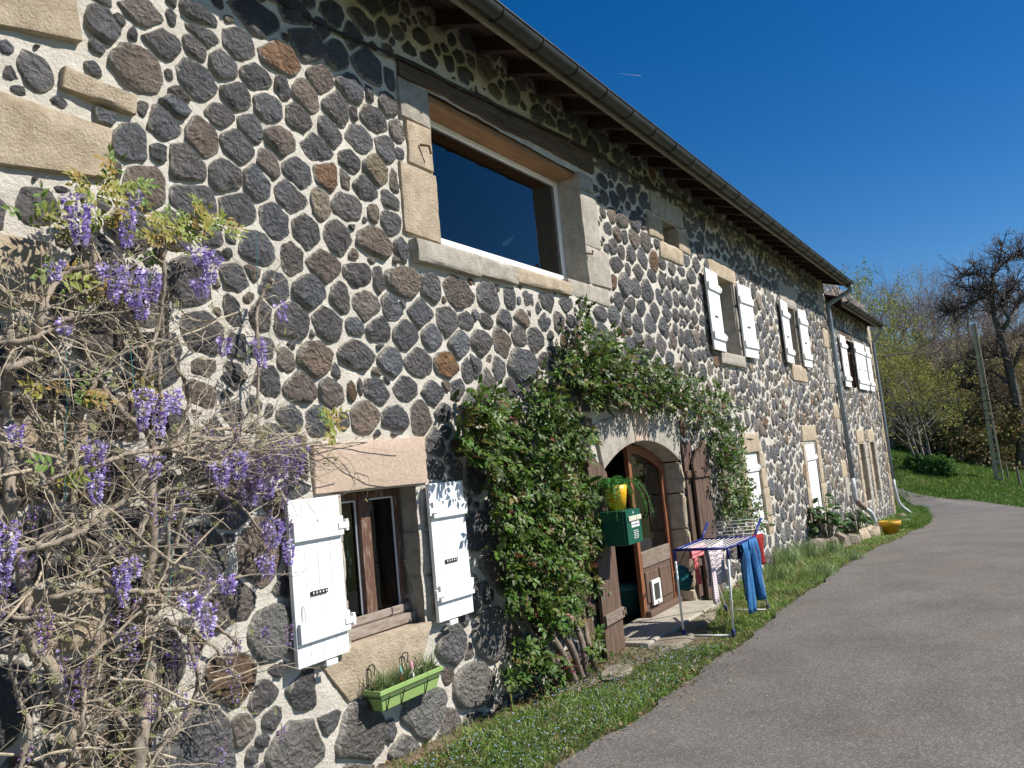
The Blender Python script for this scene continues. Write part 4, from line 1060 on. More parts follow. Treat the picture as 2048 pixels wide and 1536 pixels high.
for k in range(1, 6):
    t = k/5; rod('wire', [A2.lerp(A3, t), B2.lerp(B3, t)], .0035, M_ROD)
# ---- laundry
def cloth_mat(name, c1, c2, stripes=None, sc=60):
    m = pm(name, c1, c2, scale=sc, rough=.9, bump=.25, bscale=300, bdist=.003, spec=.1)
    if stripes:
        nd = m.node_tree.nodes; ln = m.node_tree.links; b = nd['Principled BSDF']; src = b.inputs['Base Color'].links[0].from_socket
        tc = [n for n in nd if n.type == 'TEX_COORD'][0]
        wv = nd.new('ShaderNodeTexWave'); wv.wave_type = 'BANDS'; wv.bands_direction = 'Z'; wv.inputs['Scale'].default_value = 19; wv.inputs['Distortion'].default_value = .6; wv.inputs['Detail Scale'].default_value = .5
        ln.new(tc.outputs['Object'], wv.inputs['Vector'])
        mr = nd.new('ShaderNodeMapRange'); mr.inputs[1].default_value = .80; mr.inputs[2].default_value = .88; ln.new(wv.outputs['Fac'], mr.inputs[0])
        mx = nd.new('ShaderNodeMix'); mx.data_type = 'RGBA'; mx.inputs[7].default_value = (*stripes, 1); ln.new(mr.outputs[0], mx.inputs[0]); ln.new(src, mx.inputs[6]); ln.new(mx.outputs[2], b.inputs['Base Color'])
    return m
def hang(mb, top, wdir, width, drop, back, taper=1.0, fold=.012, n=12, m=14, ph=0.0, out=Vector((0, -1, 0)), skew=0.0):
    """a panel laid over a rail: hangs drop in front and back behind, with folds"""
    k0 = len(mb.v); tot = drop+back
    for j in range(m+1):
        s_ = -back + tot*j/m
        for i in range(n+1):
            u = i/n-.5
            if s_ >= 0: z = -s_; off = .014
            else: z = s_*.98; off = -.014
            f = fold*math.sin(u*11+ph+z*3)*min(1, abs(s_)*6)+fold*.5*math.sin(u*23+ph*2)*min(1, abs(s_)*4)
            tp = 1+(taper-1)*max(0, s_)/drop
            p = top + wdir*(u*width*tp + skew*max(0, s_)) + Vector((0, 0, z)) + out*(off+f)
            if abs(s_) < 1e-6: p += Vector((0, 0, .016))
            mb.v.append(tuple(p))
    for j in range(m):
        for i in range(n):
            a = k0+j*(n+1)+i; mb.f.append((a, a+1, a+n+2, a+n+1))
def cloth(name, label, cat, mat, panels, base):
    mb = MB()
    for kw in panels: hang(mb, **kw)
    o = mesh_obj(name, [Vector(v)-base for v in mb.v], mb.f, mat, smooth=True); o.location = base
    s_ = o.modifiers.new('thick', 'SOLIDIFY'); s_.thickness = .004
    tag(o, label, cat, 'laundry on the drying rack'); return o
XV = Vector((1, -.01, 0))
rl = lambda t: B.lerp(B2, t)+Vector((0, 0, .0))
DEN = cloth_mat('denim', (.035, .13, .30), (.06, .19, .40), sc=25)
cloth('jeans', 'pair of blue jeans hanging by the waist from the outer rail', 'jeans', DEN,
      [dict(top=rl(.60), wdir=XV, width=.26, drop=.70, back=.10, taper=.66, fold=.028, ph=1, skew=-.12, out=Vector((.0, -1, 0))),
       dict(top=rl(.86), wdir=XV, width=.26, drop=.64, back=.10, taper=.66, fold=.028, ph=3, skew=.10, out=Vector((.0, -1.2, 0)))], Vector((8.6, -1.09, .79)))
cloth('dark_trousers', 'dark blue trousers hanging deep inside the rack behind the jeans', 'trousers', cloth_mat('dark_denim', (.02, .045, .12), (.03, .06, .16)),
      [dict(top=A.lerp(B, .84).lerp(A2.lerp(B2, .84), .80), wdir=XV, width=.22, drop=.62, back=.2, fold=.02, ph=2)], Vector((8.5, -.95, .79)))
cloth('striped_shirt', 'pink and white striped shirt draped over the middle wires', 'shirt', cloth_mat('striped_cotton', (.78, .72, .72), (.82, .78, .78), (.30, .10, .17)),
      [dict(top=A.lerp(B, .46).lerp(A2.lerp(B2, .46), .52), wdir=Vector((1, .05, 0)), width=.66, drop=.42, back=.40, fold=.03, ph=.4, n=18),
       dict(top=A.lerp(B, .52).lerp(A2.lerp(B2, .52), .24), wdir=Vector((1, .1, 0)), width=.20, drop=.56, back=.3, fold=.02, ph=1.4)], Vector((8.3, -.85, .79)))
cloth('red_cloth', 'dark red cloth hanging from the raised wing of the rack', 'cloth', cloth_mat('red_cotton', (.22, .025, .025), (.32, .04, .04)),
      [dict(top=B2.lerp(A2, .02)+Vector((.06, -.02, 0)), wdir=Vector((.5, -.15, 0)), width=.40, drop=.30, back=.12, fold=.02, ph=.4),
       dict(top=A2.lerp(B2, .45)+Vector((.02, 0, .0)), wdir=Vector((0, -1, 0)), width=.50, drop=.06, back=.05, fold=.006, out=Vector((-1, 0, 0)))], Vector((8.9, -1.05, .79)))
cloth('pink_cloth', 'pink and red patterned cloth lying over the wires nearest the wall', 'cloth', cloth_mat('pink_cotton', (.65, .16, .20), (.75, .35, .36)),
      [dict(top=A.lerp(B, .18).lerp(A2.lerp(B2, .18), .45), wdir=XV, width=.42, drop=.12, back=.10, fold=.01)], Vector((8.3, -.62, .79)))
p = A.lerp(A2, .55)
cloth('blouse', 'salmon pink blouse hanging on the wall side of the rack beside the teal bag', 'blouse', cloth_mat('salmon_cotton', (.62, .16, .17), (.7, .22, .22)),
      [dict(top=p+Vector((.10, .02, -.10)), wdir=XV, width=.16, drop=.34, back=.06, fold=.012, skew=.2)], p)
bc = W(1367, 1156, -.42)
bag = thing('peg_bag', bc, 'teal checked peg bag hanging tilted from the wall side of the rack', 'bag')
TT = Matrix.Translation(bc) @ Matrix.Rotation(R(38), 4, 'Y') @ Matrix.Rotation(R(10), 4, 'X')
mb = MB(); mb.box(-.13, .13, -.05, .05, -.09, .09, TT); part('pouch', mb, cloth_mat('teal_check', (.02, .14, .19), (.03, .19, .24)), bag, bevel=.025)
mb = MB()
for u in (-.06, .02, .09): mb.box(u, u+.006, -.053, .053, -.092, .092, TT)
for u in (-.03, .04): mb.box(-.132, .132, -.053, .053, u, u+.006, TT)
part('check_lines', mb, pm('teal_line', (.008, .05, .08)), bag)['kind'] = 'stuff'
mb = MB(); mb.tube(bez([TT @ Vector((-.12, 0, .08)), bc+Vector((-.06, 0, .16)), Vector((bc.x-.06, A.y, .80)), ], 5), .004, 5); part('strap', mb, M_IRON, bag)

# ---- paving, rocks, planter by the wall
M_SLAB = pm('worn_slab', (.20, .165, .125), (.30, .255, .20), scale=4, rough=.95, bump=.5, bscale=30)
def rock(name, c, sx, sy, sz, mat, label, cat, group=None, seed=0, flat=.5):
    r = random.Random(seed); bm = bmesh.new(); bmesh.ops.create_icosphere(bm, subdivisions=2, radius=1)
    ph = [r.uniform(0, 6.28) for i in range(6)]
    for v in bm.verts:
        f = 1+.13*math.sin(v.co.x*3+ph[0])+.12*math.sin(v.co.y*4+ph[1])+.1*math.sin(v.co.z*4+ph[2])+.05*math.sin(v.co.x*9+v.co.y*7+ph[3])
        v.co = Vector((v.co.x*sx*f, v.co.y*sy*f, max(-flat, min(flat*1.15, v.co.z))*sz*f/flat))
    me = bpy.data.meshes.new(name); bm.to_mesh(me); bm.free(); me.materials.append(mat)
    o = bpy.data.objects.new(name, me); COL.objects.link(o); o.location = c; o.rotation_euler.z = r.uniform(-.4, .4)
    return tag(o, label, cat, group)
def slab(px, py, sx, sy, label, seed):
    p = G(px, py); o = rock('paving_slab', (p.x, p.y, gz(p.x, p.y)+.0), sx, sy, .03, M_SLAB, label, 'paving slab', seed=seed, flat=.35); o.rotation_euler.z = 0; return o
slab(1335, 1283, .45, .24, 'worn flat paving slab under the front bar of the drying rack', 3)
slab(1235, 1347, .24, .10, 'small flat slab among dead leaves beside the rose stems', 8)
slab(1395, 1240, .5, .2, 'shaded flat slab under the middle of the drying rack', 9)
M_ROCK = pm('field_stone', (.20, .165, .13), (.33, .28, .22), scale=6, rough=.9, bump=.6, bscale=25)
for i, (px, py, s_, lb) in enumerate(((1028, 1398, .07, 'brown stone at the wall foot left of the rose'), (968, 1424, .05, 'dark round pebble at the wall foot below the shutter'), (990, 1416, .09, 'flat beige stone lying at the wall foot'), (1070, 1410, .02, 'tiny white pebble on the bare earth'), (935, 1438, .06, 'pale stone chip at the wall foot'), (1413, 1237, .05, 'pale pebble in the shade under the drying rack'))):
    p = G(px, py); rock('loose_stone', (p.x, p.y, p.z+.01), s_*1.3, s_, s_*.6, M_ROCK, lb, 'stone', 'loose stones at the wall foot', seed=i)
# ================================================================== planting
def leaf_quad(mb, cols, p, d, n_, L, w_, c, fold=.25):
    """a folded leaf of four triangles along d, facing n_"""
    s_ = d.cross(n_); 
    if s_.length < 1e-4: s_ = d.orthogonal()
    s_.normalize(); n2 = s_.cross(d).normalized(); k = len(mb.v)
    mb.v += [tuple(p), tuple(p+d*L*.45+s_*w_+n2*w_*fold), tuple(p+d*L-n2*L*.08), tuple(p+d*L*.45-s_*w_+n2*w_*fold), tuple(p+d*L*.5)]
    mb.f += [(k, k+1, k+4), (k+1, k+2, k+4), (k+2, k+3, k+4), (k+3, k, k+4)]; cols += [(*c, 1)]*5
def rv(r, s=1.0): return Vector((r.gauss(0, s), r.gauss(0, s), r.gauss(0, s)))
M_BARK = pm('vine_bark', (.20, .165, .125), (.37, .31, .24), scale=14, rough=.9, bump=.5, bscale=50, stretch=(3, 3, .8), bdist=.006)
M_TWIG = pm('vine_twig', (.34, .28, .205), (.50, .425, .32), scale=10, rough=.8)
M_PETAL = pm('wisteria_petal', (.9, .9, .9), (1.1, 1.1, 1.1), scale=40, rough=.6, attr=True, trans=.3)
rr = random.Random(21)
ws = thing('wisteria', (2.55, -.2, 0), 'old bare-stemmed wisteria with hanging purple flowers trained up the left of the wall', 'climbing plant')
# stems read off the photograph: radius in pixels, depth before the wall, points
STEMS = [
 (17,.20,'270,1560 282,1470 293,1397 301,1309 294,1266 296,1222'), (13,.20,'296,1225 298,1190 293,1164 306,1090 303,988 310,915'), (8,.22,'310,915 307,893 293,863 258,839 220,792 194,752 173,710 162,670 152,640'), (9,.24,'152,640 150,598 164,563 173,539 171,500'),
 (7,.28,'150,620 166,570 185,545 208,527 232,521'), (9,.32,'72,700 75,656 84,616 101,579 131,546 170,533'), (6,.22,'234,600 260,633 279,668 295,706 302,757 307,804 305,870'), (5,.26,'326,495 328,551 323,621 312,668 296,730 279,771 272,815'), (5,.20,'320,560 322,640 318,720 322,800 326,870'), (5,.18,'333,560 333,640 342,699 354,738 373,771 376,816 366,846 340,890'),
 (7,.34,'-60,668 0,677 40,687 77,701 112,711'), (10,.34,'-60,752 0,741 35,729 77,713 100,706'), (6,.36,'-40,690 47,680 94,663 141,654'), (7,.30,'95,660 120,645 145,628 173,602 192,572 195,539 180,490'), (13,.22,'20,1010 14,898 16,827 14,781 21,722 19,663'), (14,.22,'18,1000 38,1110 50,1193 53,1252 67,1310'),
 (15,.22,'55,1255 72,1294 110,1342 123,1397 131,1441 125,1506 118,1570'), (17,.20,'112,1340 124,1400 138,1470 158,1560'), (11,.20,'150,1420 162,1473 188,1528 200,1570'), (6,.34,'293,1032 276,1075 258,1120 217,1216 190,1281'), (6,.30,'190,1281 174,1309 164,1353 168,1386 166,1447 162,1480'), (4,.30,'300,1196 282,1218 241,1261 197,1298 160,1345'),
 (7,.36,'-20,1120 44,1102 103,1088 158,1064 199,1035 249,997 281,964 300,930'), (5,.36,'60,975 117,954 187,931 258,907 323,898 375,886 430,880 478,881'), (6,.30,'100,1195 164,1183 249,1183 322,1181 410,1172 483,1152'), (8,.16,'150,1110 182,1149 223,1181 264,1231 284,1252'), (5,.22,'345,1000 337,1041 331,1149 313,1193 300,1240'), (5,.24,'366,1017 354,1082 334,1134 319,1208'),
 (7,.18,'146,890 146,946 146,1046 149,1105 150,1160'), (6,.22,'150,945 152,863 169,816 187,771 205,735'), (6,.20,'70,771 105,804 131,827 156,850'), (5,.16,'47,790 66,839 89,893 105,950'), (5,.18,'127,820 108,863 91,910 78,960'), (4,.14,'545,560 533,575 516,612 513,647 515,700 518,725 516,775 516,870 510,910'),
 (7,.16,'190,1397 219,1414 245,1445 273,1484 300,1530'), (5,.20,'310,1320 317,1353 319,1397 315,1436 284,1491 250,1550'), (5,.20,'378,1270 385,1309 398,1353 389,1397 361,1452 328,1489 290,1550'), (5,.14,'300,1240 330,1190 370,1210 430,1250 480,1290'), (5,.24,'330,900 380,872 450,858 540,868 610,872'), (4,.28,'330,930 400,915 480,902 560,893 640,884'),
 (4,.22,'300,1000 360,960 430,925 520,905 600,915'), (4,.20,'340,990 410,985 470,1000 520,1060 560,1090'), (5,.26,'250,1130 190,1090 120,1060 60,1080 -20,1050'), (6,.24,'40,880 70,930 100,1000 110,1080 90,1160'), (5,.22,'200,1540 180,1450 175,1400 200,1330 250,1290 320,1270'), (6,.22,'30,1560 60,1460 40,1400 20,1330 30,1260'), (5,.30,'-30,1210 40,1235 110,1230 180,1250'), (5,.16,'-20,960 60,990 130,1030 180,1090 210,1140'), (5,.18,'330,1240 400,1270 440,1310 480,1370'), (4,.26,'-20,560 30,600 40,650 20,720 60,800 90,860'),
]
def smpl(pts, t):
    j = min(len(pts)-2, int(t*(len(pts)-1))); return pts[j].lerp(pts[j+1], t*(len(pts)-1)-j)
allst = []
for k, (rp, dp, txt) in enumerate(STEMS):
    q = [tuple(float(v) for v in w_.split(',')) for w_ in txt.split()]
    pts = [W(x, y, -dp - .03*math.sin(i*1.7+k)) for i, (x, y) in enumerate(q)]
    sc = [(p-CAM).dot(Vector((AX[2], AY[2], AZ[2])))/FPX for p in pts]
    sm = bez(pts, 6); n = len(sm)
    rad = [rp*float(np.interp(i/(n-1), np.linspace(0, 1, len(sc)), sc))*(1-.35*i/(n-1))*(1+.10*math.sin(i*1.9+k)) for i in range(n)]
    mb = MB(); mb.tube([p+rv(rr, .003) for p in sm], rad, 8); part('trunk' if rp > 11 else 'stem', mb, M_BARK, ws, smooth=True)
    allst.append((sm, rp, dp))
tw = MB(); tips = []
def twig(p, d, L, r, gen):
    pts = [p]; n = 7
    for i in range(n):
        d = (d + rv(rr, .22) + Vector((0, -.03 if p.y > -.4 else .12, .02))).normalized()
        q = pts[-1]+d*L/n
        if q.y > -.05: q.y = -.05
        pts.append(q)
    tw.tube(pts, [r*(1-.6*i/n) for i in range(n+1)], 4 if r > .0025 else 3, False); tips.append(pts[-1])
    if gen:
        for j in range(rr.randint(1, 3)): twig(pts[rr.randint(2, n-1)], (d+rv(rr, .7)).normalized(), L*rr.uniform(.3, .6), r*.55, gen-1)
wt = [len(s[0])*(1.6 if 2 < k else .8) for k, s in enumerate(allst)]
for i in range(620):
    st = rr.choices(allst, wt)[0]; p = smpl(st[0], rr.random())
    a = rr.choice((rr.gauss(.5, .5), rr.gauss(2.3, .7), rr.gauss(-.4, .5)))
    twig(p, Vector((math.cos(a), rr.uniform(-.5, .1), math.sin(a))).normalized(), rr.uniform(.12, .5), rr.choice((.0016, .0022, .003, .0042)), 1)
# the bundle of runners that ends above the low window
for i in range(80):
    x, y = rr.uniform(340, 560), rr.gauss(905, 32); p = W(x, y, -rr.uniform(.08, .38))
    twig(p, Vector((1, rr.uniform(-.25, .1), rr.gauss(0, .22))).normalized(), rr.uniform(.25, .6), rr.choice((.002, .003, .004)), 1)
for txt in ('600,880 680,875 740,872', '610,900 700,885 745,872', '640,885 690,930 740,955 790,962', '650,880 720,893 800,903', '620,915 670,905 700,925 720,960', '600,940 640,960 680,955'):
    q = [tuple(float(v) for v in w_.split(',')) for w_ in txt.split()]; pts = bez([W(x, y, -.07) for x, y in q], 5); tw.tube(pts, .0028, 4, False); tips += pts[::3]
for i in range(30):
    x, y = rr.uniform(-30, 420), rr.uniform(640, 1540); dp = rr.uniform(.08, .36); a = rr.choice((rr.gauss(1.1, .35), rr.gauss(2.0, .35), rr.gauss(.3, .3), rr.gauss(2.8, .3))); q = []
    for k in range(7):
        q.append(W(x, y, -max(.06, dp))); a += rr.gauss(0, .16); x += math.cos(a)*38; y -= math.sin(a)*38; dp += rr.gauss(0, .03)
    if min(p.x for p in q) > 1.0 and max(p.x for p in q) < 3.3: tw.tube(bez(q, 4), [.0065*(1-.4*k/24) for k in range(25)], 6, False)
o = part('twigs', tw, M_TWIG, ws); o['kind'] = 'stuff'
# flowers: top x, y, length, half width in pixels
FL = '152,388,105,30 252,412,85,22 268,382,34,14 222,528,75,27 262,533,85,30 300,540,64,26 280,590,52,20 400,492,40,34 424,512,56,22 398,556,40,22 108,522,42,18 286,776,84,17 322,788,84,20 345,778,50,16 188,880,125,22 300,912,44,24 16,1040,135,22 515,676,60,15 448,676,36,18 560,604,40,12 470,900,62,26 500,912,66,26 552,896,62,30 578,876,52,26 598,890,56,24 440,925,52,22 545,1042,52,30 532,1108,48,22 410,1206,68,24 378,1186,42,26 240,1128,84,16 452,1150,40,24 270,1115,40,14 130,640,30,16 500,960,50,20 540,950,45,18 575,1080,50,14 30,850,40,16'.split()
M_NEWLEAF = M_LEAF
def raceme(p, L, hw, dense, bud, r):
    mb = MB(); cols = []
    n = max(14, int(dense*L*hw*12500))
    lean = Vector((r.gauss(0, .12), r.gauss(0, .05), 0))
    for i in range(n):
        t = r.random()**.85; a = r.uniform(0, 6.28); w_ = hw*(1-.72*t)*(.55+.45*r.random())*(1 if t > .06 else .5)
        c = p + Vector((math.cos(a)*w_, math.sin(a)*w_*.8, -L*t)) + lean*L*t
        q = r.random()
        if bud and q < .6: col = (.22, .13, .22) if r.random() < .5 else (.30, .24, .20)
        elif q < .34: col = (.74, .67, .90)
        elif q < .75: col = (.52, .42, .75)
        else: col = (.33, .22, .56)
        s_ = r.uniform(.009, .0165)*(1-.3*t)*(0.7 if bud else 1)
        d = (Vector((math.cos(a), math.sin(a), r.uniform(-.6, .5)))+rv(r, .3)).normalized(); u = d.orthogonal().normalized(); u.rotate(Matrix.Rotation(r.uniform(0, 6.28), 3, d)); v_ = d.cross(u)
        k = len(mb.v); mb.v += [tuple(c), tuple(c+d*s_*.8+u*s_*.8), tuple(c+d*s_*1.7), tuple(c+d*s_*.8-u*s_*.8), tuple(c+d*s_*.5+v_*s_*.9)]
        mb.f += [(k, k+1, k+2, k+3), (k, k+4, k+2)]; cols += [(*col, 1)]*5
    mb.tube([p+Vector((0, 0, .02)), p+Vector((0, 0, -L*.5))+lean*L*.5, p+Vector((0, 0, -L))+lean*L], [.002, .0016, .001], 3); cols += [(.16, .19, .08, 1)]*(len(mb.v)-len(cols))
    mb.c = cols; return mb
for w_ in FL:
    x, y, l, h = [float(v) for v in w_.split(',')]; p = W(x, y, -.38 if x < 480 else -.22); sc = (p-CAM).dot(Vector((AX[2], AY[2], AZ[2])))/FPX
    part('flower_cluster', raceme(p, l*sc, h*sc, 1.5, False, rr), M_PETAL, ws)
for i in range(75):
    if i < 50: p = W(rr.uniform(-20, 580), rr.uniform(850, 1500), -rr.uniform(.15, .42))
    else: p = W(rr.gauss(520, 50), rr.gauss(915, 40), -rr.uniform(.1, .4))
    part('flower_spike', raceme(p, rr.uniform(.08, .16), rr.uniform(.015, .032), 1.5, True, rr), M_PETAL, ws)
mb = MB(); cl = []
def pinnate(p, d, L, c):
    for k in range(9):
        t = .25+.75*(k//2)/4; q = p+d*L*t; sd = d.cross(Vector((0, -1, .3))).normalized()*(1 if k % 2 else -1)
        dd = (sd+d*.6+rv(rr, .18)).normalized() if k < 8 else d
        leaf_quad(mb, cl, q, dd, (Vector((0, -1, .6))+rv(rr, .35)).normalized(), L*.42, L*.09, c)
for (x, y, n, sp) in ((205,375,14,26),(238,372,8,16),(345,450,10,22),(395,452,16,34),(430,455,8,20),(75,440,7,18),(95,560,8,22),(205,592,8,25),(190,440,10,34),(290,450,8,40),(340,490,8,30),(150,790,6,30),(240,790,5,30),(655,840,5,20),(120,960,5,20),(680,870,8,40)):
    for i in range(n):
        p = W(x+rr.gauss(0, sp*.7), y+rr.gauss(0, sp*.5), -rr.uniform(.15, .38)); a = rr.uniform(-.4, 3.5)
        c = rr.choice(((.30, .27, .05), (.24, .28, .05), (.33, .22, .06), (.15, .24, .05)))
        pinnate(p, Vector((math.cos(a), -.35, math.sin(a)*.5-.15)).normalized(), rr.uniform(.07, .14), c)
for p in tips[::6]:
    pinnate(p, (Vector((0, -.3, .5))+rv(rr, .5)).normalized(), rr.uniform(.02, .045), (.24, .24, .09))
mb.c = cl; part('young_leaves', mb, M_LEAF, ws)['kind'] = 'stuff'
# blue-green ties
for i, txt in enumerate(('513,470 515,560 517,620', '330,1030 345,1120 335,1200', '132,700 135,790 128,900 130,1000', '290,1330 300,1326 312,1340', '260,690 268,770 272,830')):
    q = [tuple(float(v) for v in w_.split(',')) for w_ in txt.split()]; mb = MB(); mb.tube(bez([W(x, y, -.30 if i else -.05) for x, y in q], 4), .0016, 4); part('tie_string', mb, pm('tie_string%d' % i, (.03, .22, .24)), ws)

# ---------------------------------------------------------------- climbing rose round the door
rs = thing('climbing_rose', (6.6, -.15, -.05), 'dense glossy green climbing rose growing up and over the arched door', 'climbing plant')
RP = '1160,640,15,38,1 1178,692,62,44,3 1150,730,50,40,2 1235,742,95,52,5 1290,775,100,48,5 1370,785,85,44,4 1425,830,60,48,4 1452,885,38,46,3 1452,892,36,46,3 1458,945,32,48,3 1460,955,30,48,3 1476,1010,42,34,3 1480,1015,40,36,3 1505,1040,34,24,1 1485,985,22,30,1 965,815,60,45,3 1000,850,50,40,2 945,880,36,38,1 1085,800,45,60,3 1110,830,50,50,3 1090,880,60,50,4 1120,930,52,46,3 1150,880,34,40,2 1070,960,52,44,4 1020,990,50,40,2 1110,1000,70,50,4 1160,985,30,46,2 1050,1050,70,40,4 1120,1080,85,55,5 1170,1060,35,40,2 1040,1110,60,48,3 1110,1140,72,46,5 1070,1190,70,44,4 1150,1180,45,50,2 1110,1230,50,36,2 1185,1290,18,24,1 1060,1302,42,30,2 1100,1330,34,28,1 985,905,30,40,1 1045,1345,40,26,1 1105,1362,32,18,1 1180,1335,20,22,1 1150,1385,14,12,1 1010,930,30,40,1 1210,790,60,30,2'.split()
rr = random.Random(31); mb = MB(); cl = []
for w_ in RP:
    x, y, rx, ry, dn = [float(v) for v in w_.split(',')]
    n = int(rx*ry*(.036 if x < 1200 else .052)) + 4
    for i in range(n):
        a = rr.uniform(0, 6.28); d = math.sqrt(rr.random())*(1.12 if rr.random() < .15 else 1)
        px, py = x+math.cos(a)*rx*d, y+math.sin(a)*ry*d
        bulge = .27*math.sqrt(max(0, 1-d*d))+.05
        p = W(px, py, -.05-rr.random()**.7*bulge)
        q = rr.random()
        g = rr.uniform(.06, .19)
        c = (g*.56, g, g*.13)
        if q < .03: c = (.17, .07, .035)
        elif q < .13: c = (.17, .17, .04)
        dd = (Vector((rr.gauss(0, .8), -.45, rr.gauss(-.25, .5)))).normalized()
        nn = (Vector((.15, -1, .75))+rv(rr, .45)).normalized()
        L = rr.uniform(.040, .078)
        # three to five leaflets on a short stalk
        for j, (al, of) in enumerate(((0, .9), (.9, .55), (-.9, .55), (1.1, .15), (-1.1, .15))[:rr.choice((3, 5, 5))]):
            e = dd.copy(); e.rotate(Matrix.Rotation(al, 3, nn)); leaf_quad(mb, cl, p+dd*L*of*1.4, e, (nn+rv(rr, .16)).normalized(), L, L*.30, tuple(v*rr.uniform(.8, 1.2) for v in c))
for i in range(40):
    p = W(rr.gauss(1128, 16), rr.gauss(1330, 14), -rr.uniform(.12, .3)); leaf_quad(mb, cl, p, rv(rr).normalized(), (Vector((0, -1, .5))+rv(rr, .4)).normalized(), .05, .014, (.17, .022, .03))
mb.c = cl; part('foliage', mb, M_GLOSSLEAF, rs)['kind'] = 'stuff'
M_CANE = pm('rose_cane', (.13, .10, .075), (.24, .19, .145), scale=14, rough=.9, bump=.5, bscale=40, bdist=.006)
for rp, txt in ((9,'1150,1365 1120,1300 1085,1240 1075,1150 1060,1050 1050,950 1030,870 1000,840'), (8,'1165,1360 1140,1290 1105,1240 1090,1180 1100,1080 1095,960 1100,860 1110,800'), (7,'1172,1355 1165,1290 1150,1240 1130,1150 1140,1050 1150,950 1155,850 1175,760 1240,740'), (6,'1110,1340 1090,1290 1060,1260 1030,1180 1000,1080 985,980 960,880'), (5,'1175,760 1260,770 1340,780 1420,820 1450,900 1440,980 1480,1030'), (4,'1100,800 1140,720 1160,640 1160,610'), (8,'1195,1350 1180,1300 1170,1250 1160,1180')):
    q = [tuple(float(v) for v in w_.split(',')) for w_ in txt.split()]; pts = [W(x, y, -.10 - (.10 if i < 2 else 0)) for i, (x, y) in enumerate(q)]; sm = bez(pts, 5)
    m2 = MB(); m2.tube(sm, [rp*.0041*(1-.5*i/len(sm)) for i in range(len(sm))], 7); part('cane', m2, M_CANE, rs, smooth=True)
# grey tree-stump-like root beside the shutter
# ---------------------------------------------------------------- verge: grass, speedwell, dead leaves
rr = random.Random(41); mb = MB(); cl = []
def redge(x): return edge_interp(RL2, x)
for i in range(15500):
    x = 2.2 + 25*rr.random()**1.9; e = redge(x); t = rr.random()
    y = e + (-.02-e)*t
    bare = (6.0 < x < 8.6 and y > -.55 and rr.random() < .85) or (x < 6.2 and y > -.13 and rr.random() < .85) or (7.3 < x < 9.3 and y > -.75 and rr.random() < .6)
    if bare: continue
    pt_ = math.sin(x*2.3+y*3.1)+math.sin(x*5.7-y*4.3+1)+.7*math.sin(x*11+y*9)
    if pt_ > .9 and rr.random() < .75: continue
    h = .045+.03*(rr.random() < .2)+.06*max(0, math.sin(x*1.7+y*2))*rr.random() + (.015 if x > 9 else 0)
    blades(mb, cl, (x, y, gz(x, y)-.012), 5, (.035, .035), h, .0028+.0002*x, .55, GREENS if rr.random() < .85 and not (pt_ > .5 and rr.random() < .5) else (lambda r: (lambda g: (g, g*.82, g*.42))(r.uniform(.22, .42))), rr)
mb.c = cl; gs = mesh_obj('grass', mb.v, mb.f, M_LEAF, cl); gs['kind'] = 'stuff'; gs['label'] = 'short green grass on the verge between wall and road'
mb = MB(); cl = []
for i in range(9000):
    x = 3.2 + 4.4*rr.random()**1.1 if rr.random() < .85 else rr.uniform(7, 13); e = redge(x); y = e*rr.uniform(.15, .98)
    if x < 6.2 and y > -.22: continue
    p = Vector((x, y, gz(x, y)+rr.uniform(.0, .05))); g = rr.uniform(.09, .2)
    leaf_quad(mb, cl, p, Vector((rr.gauss(0, 1), rr.gauss(0, 1), .3)).normalized(), (Vector((0, 0, 1))+rv(rr, .35)).normalized(), rr.uniform(.012, .028), rr.uniform(.005, .010), (g*.5, g, g*.18))
for i in range(1500):
    x = 3.0 + 4.6*rr.random(); e = redge(x); y = e*rr.uniform(.2, .95)
    if x < 6.2 and y > -.25: continue
    p = Vector((x, y, gz(x, y)+rr.uniform(.03, .065))); s_ = rr.uniform(.0035, .006); k = len(mb.v)
    n_ = (Vector((0, -.3, 1))+rv(rr, .4)).normalized(); u = n_.orthogonal().normalized()*s_; v_ = n_.cross(u)
    mb.v += [tuple(p+u), tuple(p+v_), tuple(p-u), tuple(p-v_)]; mb.f.append((k, k+1, k+2, k+3)); cl += [(.42, .55, .85, 1)]*4
sp = mesh_obj('speedwell', mb.v, mb.f, M_LEAF, cl); sp['kind'] = 'stuff'; sp['label'] = 'low speedwell mat with tiny pale blue flowers along the road edge'
mb = MB(); cl = []
for i in range(900):
    x = rr.choice((rr.gauss(6.4, .4), rr.uniform(4, 8.5))); y = -abs(rr.gauss(.12, .16)) if rr.random() < .8 else redge(x)+rr.gauss(0, .12)
    p = Vector((x, y, gz(x, y)+rr.uniform(.004, .03))); b = rr.uniform(.6, 1.3)
    leaf_quad(mb, cl, p, rv(rr).normalized(), (Vector((0, 0, 1))+rv(rr, .5)).normalized(), rr.uniform(.025, .05), rr.uniform(.007, .013), (.34*b, .22*b, .12*b))
for i in range(160):
    x = 4+20*rr.random(); y = redge(x)-abs(rr.gauss(0, .35)); p = Vector((x, y, gz(x, y)+.045)); b = rr.uniform(.7, 1.4)
    leaf_quad(mb, cl, p, Vector((rr.gauss(0, 1), rr.gauss(0, 1), 0)).normalized(), Vector((0, 0, 1)), rr.uniform(.02, .05), rr.uniform(.004, .01), (.40*b, .30*b, .19*b))
dl = mesh_obj('dead_leaves', mb.v, mb.f, M_LEAF, cl); dl['kind'] = 'stuff'; dl['label'] = 'dry brown leaves and straw scattered under the rose and along the road edge'
